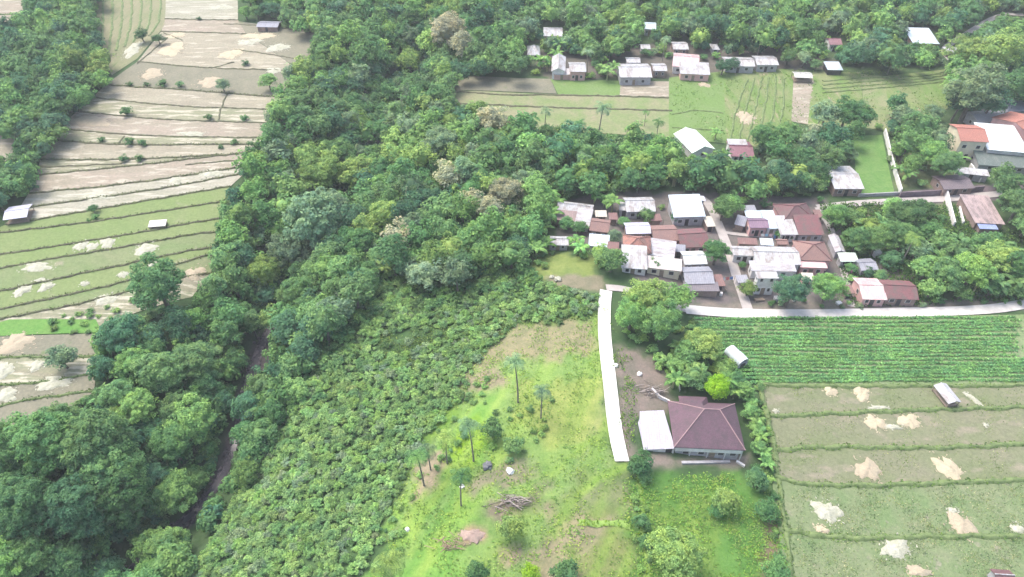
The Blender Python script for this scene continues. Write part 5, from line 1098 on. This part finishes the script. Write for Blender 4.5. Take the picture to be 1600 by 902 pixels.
def bush(x, y, z, r_, u, v, tone, label, group, sz=1., name='shrub'):
    o = bpy.data.objects.new(name, SHM[int(rng.integers(6))]); COL.objects.link(o); o.location = (x, y, z - .05); o.scale = (r_, r_, r_ * sz); o.rotation_euler = (0, 0, rng.uniform(0, 6.28)); c_ = tint(tone, .16); o.color = (c_[0] * 1.08, c_[1] * 1.02, c_[2], 1)
    return tag(o, label, 'shrub', group)
MISC = []
for k_ in range(620):
    j_ = int(rng.integers(len(SL) - 1)); t_ = rng.random(); q_ = SL[j_] * (1 - t_) + SL[j_ + 1] * t_; d_ = SL[j_ + 1] - SL[j_]; d_ = d_ / np.hypot(*d_); sgn = rng.choice((-1, 1)); r_ = rng.uniform(.7, 1.5)
    q_ = q_ + np.array((-d_[1], d_[0])) * sgn * rng.uniform(1.5 + r_ * .55, 5.5); z_ = Hs(*q_); u_, v_, s_ = proj(q_[0], q_[1], z_ + .5)
    if -20 < u_ < 700 and 250 < v_ < 940 and not any(((u_ - g[0][0]) / (g[1] + 3)) ** 2 + ((v_ - g[0][1]) / (g[2] + 3)) ** 2 < 1 for g in GAPS): MISC.append((float(s_), q_[0], q_[1], z_, r_, float(u_), float(v_), ['dark green', 'mid green', 'fresh green', 'dark bluish green'][int(rng.integers(4))], 'on the bank of the stony stream'))
MISC += [c + ('beside the big farmhouse and field edge',) for c in sphere_shrubs([(1165, 600), (1190, 600), (1215, 740), (1240, 902), (1215, 902), (1195, 780), (1175, 730), (1185, 690), (1165, 640)], 1.5, (.5, 1.0), ['fresh green', 'mid green', 'dark green'], .75)]
MISC += [c + ('between the concrete path and the bean field',) for c in sphere_shrubs([(985, 500), (1080, 495), (1130, 560), (1160, 600), (1060, 612), (1040, 580), (1000, 545), (975, 530)], 1.8, (.7, 1.3), ['fresh green', 'mid green', 'yellowish green'], .7)]
MISC += [c + ('by the clearing at the wood edge',) for c in sphere_shrubs([(835, 390), (860, 385), (930, 390), (945, 430), (925, 440), (925, 405), (860, 398), (850, 440), (825, 440)], 1.8, (.7, 1.2), ['fresh green', 'mid green', 'yellowish green'], .6)]
MISC += [c + ('on the grassy hill below the palms',) for c in sphere_shrubs([(760, 640), (860, 600), (870, 660), (800, 730), (760, 720)], 2.2, (.45, .9), ['fresh green', 'yellowish green', 'mid green'], .55)]
MISC += [c + ('on the hilltop near the path top',) for c in sphere_shrubs([(800, 470), (930, 465), (928, 498), (860, 505), (790, 500)], 1.7, (.5, .9), ['grey green', 'fresh green', 'mid green'], .6)]
MISC += [c + ('along the wood edge of the left fields',) for c in sphere_shrubs([(205, 492), (300, 470), (342, 425), (350, 300), (362, 300), (355, 440), (300, 490), (235, 520), (170, 540), (165, 620), (110, 655), (60, 672), (-10, 690), (-10, 672), (60, 658), (140, 615), (150, 530)], 2.0, (.8, 1.5), ['mid green', 'fresh green', 'dark green'], .8)]
MISC += [c + ('scattered where the leafy slope meets the grass',) for c in sphere_shrubs([(690, 640), (730, 580), (770, 570), (760, 640), (690, 740), (650, 820), (610, 902), (555, 902), (600, 820), (640, 730)], 1.9, (.35, .8), ['fresh green', 'mid green', 'light green'], .5)]
MISC += [c + ('in the farm plot left of the right fields',) for c in sphere_shrubs([(990, 750), (1020, 750), (1020, 902), (990, 902)], 1.8, (.5, .9), ['mid green', 'fresh green'], .5)]
MISC += [c + ('along the green strip of the left terraces',) for c in sphere_shrubs([(80, 492), (210, 470), (215, 500), (150, 520), (60, 515)], 2.0, (.5, 1.0), ['fresh green', 'mid green'], .6)]
MISC += [c + ('in the yards right of the alley',) for c in sphere_shrubs([(1290, 330), (1475, 325), (1480, 470), (1330, 480), (1320, 400)], 2.4, (.8, 1.3), ['dark green', 'mid green', 'fresh green'], .45)]
MISC += [c + ('along the upper edge of the concrete road',) for c in sphere_shrubs([(1180, 465), (1340, 470), (1600, 455), (1600, 474), (1330, 482), (1180, 480)], 2.0, (.5, .9), ['mid green', 'grey green', 'dark green'], .45)]
MISC += [c + ('among the houses of the far row',) for c in sphere_shrubs([(815, 60), (1300, 50), (1300, 105), (1215, 100), (1125, 112), (1045, 118), (950, 122), (820, 118)], 4.2, (1.3, 2.2), ['fresh green', 'mid green', 'dark green', 'yellowish green'], .6)]
MISC += [c + ('behind the village roofs',) for c in sphere_shrubs([(860, 300), (1280, 295), (1290, 320), (1130, 330), (950, 320), (870, 320)], 2.6, (.9, 1.5), ['mid green', 'dark green', 'fresh green'], .5)]
MISC += [c + ('around the lawn and far right yards',) for c in sphere_shrubs([(1350, 200), (1490, 180), (1500, 290), (1400, 298), (1385, 215)], 2.8, (.9, 1.6), ['mid green', 'fresh green', 'grey green'], .5)]
allsh = [c + (None,) for c in sh] + MISC
allsh.sort(key=lambda c: -c[0] * c[4])
mass = {'slope_shrubs': [], 'yard_shrubs': []}
for s, x, y, z, r_, u, v, tone, wh in allsh:
    if used < 278 and v < 925 and -20 < u < 1620:
        used += 1
        if wh: bush(x, y, z, r_, u, v, tone, f'{"larger" if r_ > 1 else "small"} {tone} shrub {wh}', 'shrubs ' + wh)
        else: bush(x, y, z, r_, u, v, tone, f'{"larger" if r_ > 1 else "small"} {tone} shrub {WHERE(u, v)}', 'shrubs covering the leafy slope')
    else:
        A = SHV[int(rng.integers(6))]; a_ = rng.uniform(0, 6.28); ca, sa = math.cos(a_), math.sin(a_); V = A[0] * r_
        V = np.stack([V[:, 0] * ca - V[:, 1] * sa + x, V[:, 0] * sa + V[:, 1] * ca + y, V[:, 2] + z - .05], 1)
        mass['yard_shrubs' if wh else 'slope_shrubs'].append((V, A[1], A[2], np.tile(np.array(tint(tone, .16)[:3]) * (1.08, 1.02, 1.0), (len(V), 1))))
for nm_, lb_ in (('slope_shrubs', 'dense cover of small leafy shrubs over the slope above the stream'), ('yard_shrubs', 'low shrubs growing around the yards, hedges and far gardens')):
    V, Q_, T_ = join([(q_[0], q_[1], q_[2]) for q_ in mass[nm_]]); tt = np.concatenate([q_[3] for q_ in mass[nm_]])
    tag(link(nm_, npmesh(nm_, V, Q_, LEAFT, tri=T_, tint=tt)), lb_, 'shrubs', kind='stuff')

# ---- small bushes on the terrace banks
for i, (u, v, r_) in enumerate([(205, 132, 5), (230, 133, 5), (255, 131, 8), (282, 133, 7), (200, 175, 10), (328, 184, 7), (383, 185, 7), (346, 230, 5), (368, 222, 6), (160, 219, 6), (205, 222, 9), (225, 224, 7), (195, 248, 8), (220, 248, 7), (312, 30, 4), (385, 100, 6), (150, 340, 6), (83, 503, 7), (140, 345, 4)]):
    x, y, z = g1(u, v + r_ * .5); s = float(proj(x, y, z)[2])
    bush(x, y, z, r_ / s * 1.05, u, v, 'dark green', f'{["tiny","small","round"][i % 3]} dark bush on a terrace bank, {"upper" if v < 140 else "middle" if v < 260 else "lower"} left fields, {"left" if u < 210 else "centre" if u < 300 else "right"} part', 'dark bushes dotting the terrace banks')
# ---- palms
def palm(u, v, k, label, var=0, tone='mid green', z_=None, sc=1.):
    h = (10.5, 9, 11.5, 8)[var] * k
    x, y, z = g1(u, v, h); return put('coconut_palm', [('trunk', PALMS[var][0], False), ('crown', PALMS[var][1], True)], x, y, z - .1, k, rng.uniform(0, 6.28), tone, label, 'palm', 'coconut palms')
for a_ in ((939, 166, 1.25, 'tallest coconut palm standing against the far green field', 0, 'grey green'), (852, 172, .9, 'smaller coconut palm left of the tallest one at the far field edge', 1, 'grey green'), (905, 190, .9, 'coconut palm crown just left below the tallest palm', 3, 'dark green'), (1030, 190, .9, 'coconut palm at the right end of the wood edge below the far fields', 1, 'dark green'),
           (810, 566, .95, 'thin coconut palm on the hilltop right under the bare patch', 2, 'grey green'), (847, 612, .82, 'coconut palm with a drooping crown on the grassy hill right of another', 1, 'grey green'), (736, 662, .9, 'coconut palm with a pale crown in the middle of the palm group', 2, 'grey green'), (694, 683, .85, 'coconut palm between shrub slope and grass with a wide crown', 1, 'yellowish green'), (655, 712, .95, 'leftmost coconut palm at the edge of the shrub slope', 1, 'mid green'), (716, 742, .85, 'lowest coconut palm with a small dark crown on the grassy hill', 0, 'dark green'), (668, 700, .8, 'coconut palm crown leaning beside the leftmost palm', 3, 'grey green'),
           (605, 875, 1.1, 'coconut palm at the bottom of the shrub slope', 3, 'yellowish green'), (1428, 372, 1.0, 'coconut palm in the right yards above the dark red long house', 1, 'yellowish green'), (1400, 352, .9, 'coconut palm above the right alley yards', 3, 'mid green'), (1290, 160, .95, 'bare looking coconut palm left of the dark trees by the lawn', 1, 'grey green'), (1275, 195, .95, 'dry coconut palm leaning over the trees left of the lawn', 3, 'pale tan'), (1345, 160, .95, 'coconut palm behind the dark trees by the lawn', 1, 'dark green'),
           (910, 245, .95, 'first coconut palm in the wood under the tallest palm', 1, 'grey green'), (1003, 250, .95, 'second coconut palm in the wood left of the greenish white house', 0, 'yellowish green'), (780, 215, .9, 'coconut palm rising by the pale crowns at the wood edge', 3, 'grey green'), (920, 80, 1., 'coconut palm among the houses left of the far row', 1, 'grey green'), (955, 60, 1., 'coconut palm above the far row centre', 3, 'yellowish green'), (1040, 60, .9, 'coconut palm at the right of the far row centre', 1, 'grey green'), (1190, 60, .9, 'coconut palm behind the long white far roof', 3, 'grey green'), (1400, 80, .9, 'coconut palm left of the pale blue far roof', 1, 'mid green'), (1010, 175, .6, 'short coconut palm by the far field edge', 3, 'mid green')):
    palm(a_[0], a_[1], a_[2], a_[3], a_[4], a_[5])
# ---- bananas
def bananas(pts, label, tone='fresh green', k=(1.0, 1.5)):
    for u, v in pts:
        s = rng.uniform(*k); x, y, z = g1(u, v, 2.2 * s); i = int(rng.integers(4))
        put('banana_plant', [('stem', BANS, False), ('leaves', BANM[i], True)], x, y, z, s, rng.uniform(0, 6.28), tone, label, 'banana plant', label + ' group')
bananas([(858, 300), (870, 312), (848, 318), (862, 330), (845, 335), (930, 300), (945, 308), (958, 312)], 'banana plant behind the leftmost village roofs', 'fresh green', (1.4, 1.9))
bananas([(850, 352), (840, 368), (853, 378), (838, 385), (900, 372), (908, 383)], 'banana plant beside the small white shed at the clearing', 'fresh green', (1.2, 1.6))
bananas([(760, 345), (790, 352), (815, 345), (740, 360), (770, 368), (800, 372), (825, 362), (780, 385), (715, 380), (700, 362), (680, 372), (690, 395), (740, 388), (665, 360), (650, 395), (820, 390), (730, 405), (765, 402)], 'banana plant in the wood left of the clearing', 'fresh green', (1.4, 2.0))
bananas([(620, 405), (640, 412), (600, 415), (670, 415), (700, 418), (560, 420)], 'banana plant at the top of the leafy slope', 'yellowish green', (1.3, 1.8))
bananas([(175, 612), (160, 622), (190, 600), (300, 605), (320, 612), (285, 598)], 'banana plant on the left bank beside the lower terraces', 'mid green', (1.1, 1.5))
bananas([(1060, 540), (1070, 560), (1080, 572), (1055, 590), (1095, 580), (1140, 592), (1150, 608), (1045, 560)], 'banana plant behind the big farmhouse', 'fresh green', (1.1, 1.5))
bananas([(1178, 640), (1184, 655), (1176, 625), (1190, 680), (1186, 668), (1172, 612), (1194, 706), (1200, 722)], 'banana plant in the hedge right of the big farmhouse', 'fresh green', (.8, 1.1))
bananas([(1470, 400), (1520, 380), (1545, 372), (1565, 380), (1500, 372), (1585, 388), (1560, 440), (1590, 440), (1530, 440), (1350, 350), (1380, 345)], 'banana plant in the woods of the right yards', 'mid green', (1.4, 1.9))
bananas([(830, 90), (845, 92), (855, 98), (870, 82), (940, 104), (950, 108), (960, 102), (920, 70), (890, 70), (875, 66)], 'banana plant among the left houses of the far row', 'fresh green', (1.4, 2.0))
bananas([(1500, 245), (1420, 270), (1408, 262), (1130, 240), (1120, 205), (1110, 245)], 'banana plant beside the right wood edge houses', 'fresh green', (1.2, 1.7))

# ---- bean rows, weeds, grass, stones
C_ = []; 
for k in range(19):
    v0 = 499 + 5.45 * k; uu = np.arange(1085 + max(0, (v0 - 530)) * 1.3, 1680, 1.15); vv = v0 + 1.1 * np.sin(uu * .013 + k) + .6 * np.sin(uu * .05 + 2 * k) + np.where(uu > 1350, -(uu - 1350) * .012, 0)
    x, y, z = ground(uu, vv); keep = (rng.random(len(uu)) < .94 - .3 * (wav(x, y, .25, 4) > .55)) & (uu < 1585 + rng.normal(0, 8, len(uu)) + (v0 > 560) * 60)
    x, y, z = x[keep], y[keep], z[keep]
    for _ in range(6): C_.append(np.stack([x + rng.normal(0, .14, len(x)), y + rng.normal(0, .17, len(x)), z + .22 + rng.uniform(.0, .32, len(x)) * (1 + .3 * wav(x, y, 1.2))], 1))
C_ = np.concatenate(C_); V, Q_ = quads(C_, rng.normal(size=C_.shape) * .5 + (0, -.2, 1), rng.uniform(.13, .27, len(C_)))
tn = np.repeat(np.array((.165, .36, .145)) * (1 + .2 * wav(C_[:, 0], C_[:, 1], .3, 2) + rng.normal(0, .15, len(C_)))[:, None] * (1, 1, 1), 4, axis=0)
tag(link('bean_crop', npmesh('bean_crop', V, Q_, LEAFT, tint=np.clip(tn, .01, 1))), 'bright green bean plants growing in long rows beside the concrete road', 'crop', kind='stuff')
def scatter(poly, n, name, label, cat, cols, size, hgt, noise_thr=-9, ns=.3, nk=1, up=1.0, spread=.35):
    P = gpoly(poly); x0, y0 = P.min(0); x1, y1 = P.max(0); X = rng.uniform(x0, x1, n); Y = rng.uniform(y0, y1, n); k = inside(X, Y, P) & (wav(X, Y, ns, nk) + rng.normal(0, .25, n) > noise_thr); X, Y = X[k], Y[k]
    m = 4; X = np.repeat(X, m) + rng.normal(0, spread, len(X) * m); Y = np.repeat(Y, m) + rng.normal(0, spread, len(Y) * m); Z = H(X, Y) + .12 + rng.uniform(0, hgt, len(X))
    V, Q_ = quads(np.stack([X, Y, Z], 1), rng.normal(size=(len(X), 3)) * .55 + (0, -.3, up), rng.uniform(*size, len(X)))
    ci = np.array(cols)[rng.integers(len(cols), size=len(X))] * (1 + .18 * wav(X, Y, .4, 3))[:, None] * (1 + rng.normal(0, .12, (len(X), 1)))
    tag(link(name, npmesh(name, V, Q_, LEAFT, tint=np.clip(np.repeat(ci, 4, axis=0), .01, 1))), label, cat, kind='stuff')
scatter(SLOPE_PX, 5200, 'hill_grass', 'bright yellow green grass covering the terraced hill', 'grass', [(.17, .30, .07), (.20, .33, .075), (.15, .28, .065), (.22, .32, .09)], (.09, .22), .12, -.15, .33, 2, up=2.2)
scatter([(975, 745), (1175, 740), (1225, 800), (1240, 960), (1000, 960)], 3200, 'plot_grass', 'tall green grass in the plot below the big farmhouse', 'grass', [(.12, .27, .06), (.16, .30, .06), (.18, .27, .08)], (.10, .24), .15, -.2, .4, 3, up=2.)
scatter([(1240, 762), (1720, 752), (1720, 960), (1245, 960)], 9000, 'field_weeds', 'low green and pale weeds speckling the nearest right fields', 'weeds', [(.15, .24, .10), (.21, .28, .14), (.30, .32, .22), (.12, .20, .08)], (.06, .16), .1, -.1, .5, 4)
scatter([(1200, 604), (1720, 604), (1720, 752), (1240, 752), (1215, 700)], 5000, 'field_stubble', 'thin green weeds over the upper right stubble fields', 'weeds', [(.18, .26, .10), (.26, .31, .17), (.12, .20, .06)], (.05, .14), .08, .25, .4, 5)
scatter([(585, 515), (700, 500), (800, 470), (930, 466), (930, 500), (800, 510), (740, 570), (600, 575)], 5200, 'hilltop_weeds', 'mixed weeds and grass over the upper hill', 'weeds', [(.10, .19, .05), (.16, .24, .07), (.08, .15, .05)], (.10, .25), .35, -.2, .4, 2)
scatter([(940, 470), (975, 545), (985, 560), (1000, 640), (985, 700), (975, 720), (965, 640), (955, 560), (948, 500)], 900, 'verge_weeds', 'green weeds along the right verge of the concrete path', 'weeds', [(.14, .27, .05), (.09, .18, .05)], (.1, .22), .2, .1, .6, 2)
scatter([(1280, 320), (1480, 318), (1600, 370), (1600, 470), (1330, 480), (1300, 380)], 9000, 'yard_undergrowth', 'low undergrowth between the trees of the right yards', 'undergrowth', [(.06, .14, .04), (.10, .19, .05), (.045, .10, .04)], (.15, .38), .6, -.35, .3, 2)
scatter([(1045, 118), (1240, 110), (1490, 110), (1490, 190), (1240, 235), (1045, 220)], 2600, 'field_grass', 'patchy green growth over the far curved fields', 'grass', [(.13, .24, .07), (.17, .27, .08), (.15, .25, .08)], (.12, .3), .3, -.1, .22, 2, spread=.7)
P = strip_poly(SL, 6); n = 1700; X = rng.uniform(P[:, 0].min(), P[:, 0].max(), n * 8); Y = rng.uniform(P[:, 1].min(), P[:, 1].max(), n * 8); k = seg_dist(X, Y, STREAM) < rng.uniform(.5, 2.1, n * 8); X, Y = X[k][:n], Y[k][:n]
sv, st_ = ico(1); pr = []
for x, y in zip(X, Y):
    z = Hs(x, y); r_ = rng.uniform(.15, .6) ** 1.3; pr.append((sv * (r_ * rng.uniform(.7, 1.3), r_ * rng.uniform(.7, 1.3), r_ * .6) * (1 + rng.normal(0, .1, (len(sv), 1))) + (x, y, z + .15), None, st_))
V, Q_, T_ = join(pr); tag(link('stream_stones', npmesh('stream_stones', V, Q_, STONE, tri=T_)), 'grey purplish stones lining the narrow stream', 'stones', kind='stuff')
# ---- yard junk: a few real things the village shows
def crate(u, v, sx, sy, sz, mat, label, name, cat, rz=0):
    x, y, z = g1(u, v); q = MB(); q.box(-sx, sx, -sy, sy, -.1, sz); q.box(-sx - .06, sx + .06, -sy - .06, sy + .06, sz + .002, sz + .10); 
    for s_ in (-1, 1): q.box(sx * s_ - .05, sx * s_ + .05, -sy - .04, -sy - .003, -.1, sz)
    o = q.build(name, mat); o.location = (x, y, z); o.rotation_euler = (0, 0, rz); tag(o, label, cat)
crate(1119, 452, .7, .5, .7, WALLW, 'white water tank box beside the lower end of the village lane', 'tank', 'tank', .3)
crate(1183, 366, .8, .5, .5, GREYM, 'grey crate in front of the pink fronted house', 'crate', 'crate')
crate(1368, 400, .8, .8, 1.3, WALLW, 'white square water tower under the palms in the right yards', 'tank', 'tank')
crate(1310, 475, .5, .4, .4, WALLW, 'little white box beside the road under the alley mouth', 'box', 'box', .4)
crate(1213, 470, .6, .5, .9, WALLG, 'grey block gate post in front of the round dark tree', 'gate_post', 'post', 0)

def woodpile(u, v, rz, n, L, label):
    x, y, z = g1(u, v); q = MB()
    for k in range(n):
        row = k % 4; lay = k // 4; q.tube([(-L / 2 + rng.normal(0, .06), row * .2 - .3 + lay % 2 * .1, .1 + lay * .17), (L / 2 + rng.normal(0, .06), row * .2 - .3 + lay % 2 * .1, .1 + lay * .17)], [.1, .09], 6)
    o = q.build('woodpile', TIMBER); o.location = (x, y, z); o.rotation_euler = (0, 0, rz); tag(o, label, 'woodpile')
for a_ in ((1128, 455, .3, 12, 1.8, 'stacked logs between the lane foot and the dark grey roof'), (1150, 360, .1, 10, 1.6, 'stacked logs left of the purple roofed house'), (970, 393, 1.2, 8, 1.4, 'small log stack left of the large white lean-to roof'), (1345, 385, .5, 12, 1.8, 'log stack in the shady right yard'), (1318, 460, 0, 8, 1.5, 'log stack in the alley yard by the long red house'), (1186, 470, .1, 12, 2.0, 'log stack beside the road under the white block')): woodpile(*a_)
def drum(u, v, mat, label, n=1):
    x, y, z = g1(u, v); q = MB(); q.tube([(0, 0, 0), (0, 0, .3), (0, 0, .31), (0, 0, .6), (0, 0, .61), (0, 0, .9)], [.3, .3, .33, .33, .3, .3], 12); o = q.build('drum', mat); o.location = (x, y, z); tag(o, label, 'drum')
DB = simple('blue_plastic', (.08, .2, .45), (.1, .25, .5), 1, bs=0)
for a_ in ((1112, 360, DB, 'blue drum under the beige lean-to by the lane'), (1210, 372, DB, 'blue drum behind the long white village roof'), (1126, 462, WALLW, 'white drum at the lower lane yard'), (1346, 440, DB, 'blue drum left of the pink and white roof end'), (1240, 470, WALLW, 'white drum between the round dark tree and the bright tree'), (1000, 340, WALLW, 'white drum in front of the white roofed house by the wood edge')): drum(*a_)
def laundry(u, v, rz, label, cols):
    x, y, z = g1(u, v); root = empty('laundry_line', (x, y, z), rz); tag(root, label, 'laundry line')
    for sx in (-1.7, 1.7): q = MB(); q.tube([(sx, 0, -.2), (sx, 0, 1.8)], [.05, .05], 6); q.build('post', TIMBER, root)
    q = MB(); q.tube([(-1.7, 0, 1.75), (0, 0, 1.66), (1.7, 0, 1.75)], [.012] * 3, 4); q.build('line', TIMBER, root)
    for k, c in enumerate(cols):
        q = MB(); x0 = -1.4 + k * .95; q.slab([(x0, -.18, 1.05), (x0 + .75, -.2, 1.0), (x0 + .75, 0, 1.70), (x0, 0, 1.70)], .02); q.build('cloth', simple('cloth_%d' % int(c[0] * 100 + c[2] * 10), c, tuple(i * .8 for i in c), 2, bs=0), root)
laundry(1135, 442, .2, 'laundry line with three cloths by the lower lane', [(.7, .7, .72), (.5, .15, .15), (.15, .25, .5)])
laundry(1196, 374, 0, 'laundry line with pale cloths behind the long white roof', [(.75, .75, .7), (.3, .5, .6), (.7, .5, .5)])
laundry(1332, 428, .6, 'laundry line with bright cloths in the alley yard', [(.65, .2, .3), (.75, .75, .78), (.7, .6, .2)])
laundry(1025, 352, .1, 'laundry line with white cloths by the narrow lavender roof', [(.78, .78, .78), (.7, .7, .75), (.6, .3, .3)])

# ------------------------------------------------------------------ haze
q = MB(); q.box(-1450, 1450, -1450, 1950, -14, 125); hm = bpy.data.materials.new('haze'); hm.use_nodes = True; t = hm.node_tree
t.nodes.remove(t.nodes['Principled BSDF']); pv = t.nodes.new('ShaderNodeVolumePrincipled'); pv.inputs['Color'].default_value = (.90, .97, 1, 1); pv.inputs['Density'].default_value = .00030; pv.inputs['Anisotropy'].default_value = 0
t.links.new(pv.outputs[0], t.nodes['Material Output'].inputs['Volume']); hz = q.build('haze', hm, kind='stuff')
hz['label'] = 'thin pale air haze over the whole valley'; hz['category'] = 'haze'
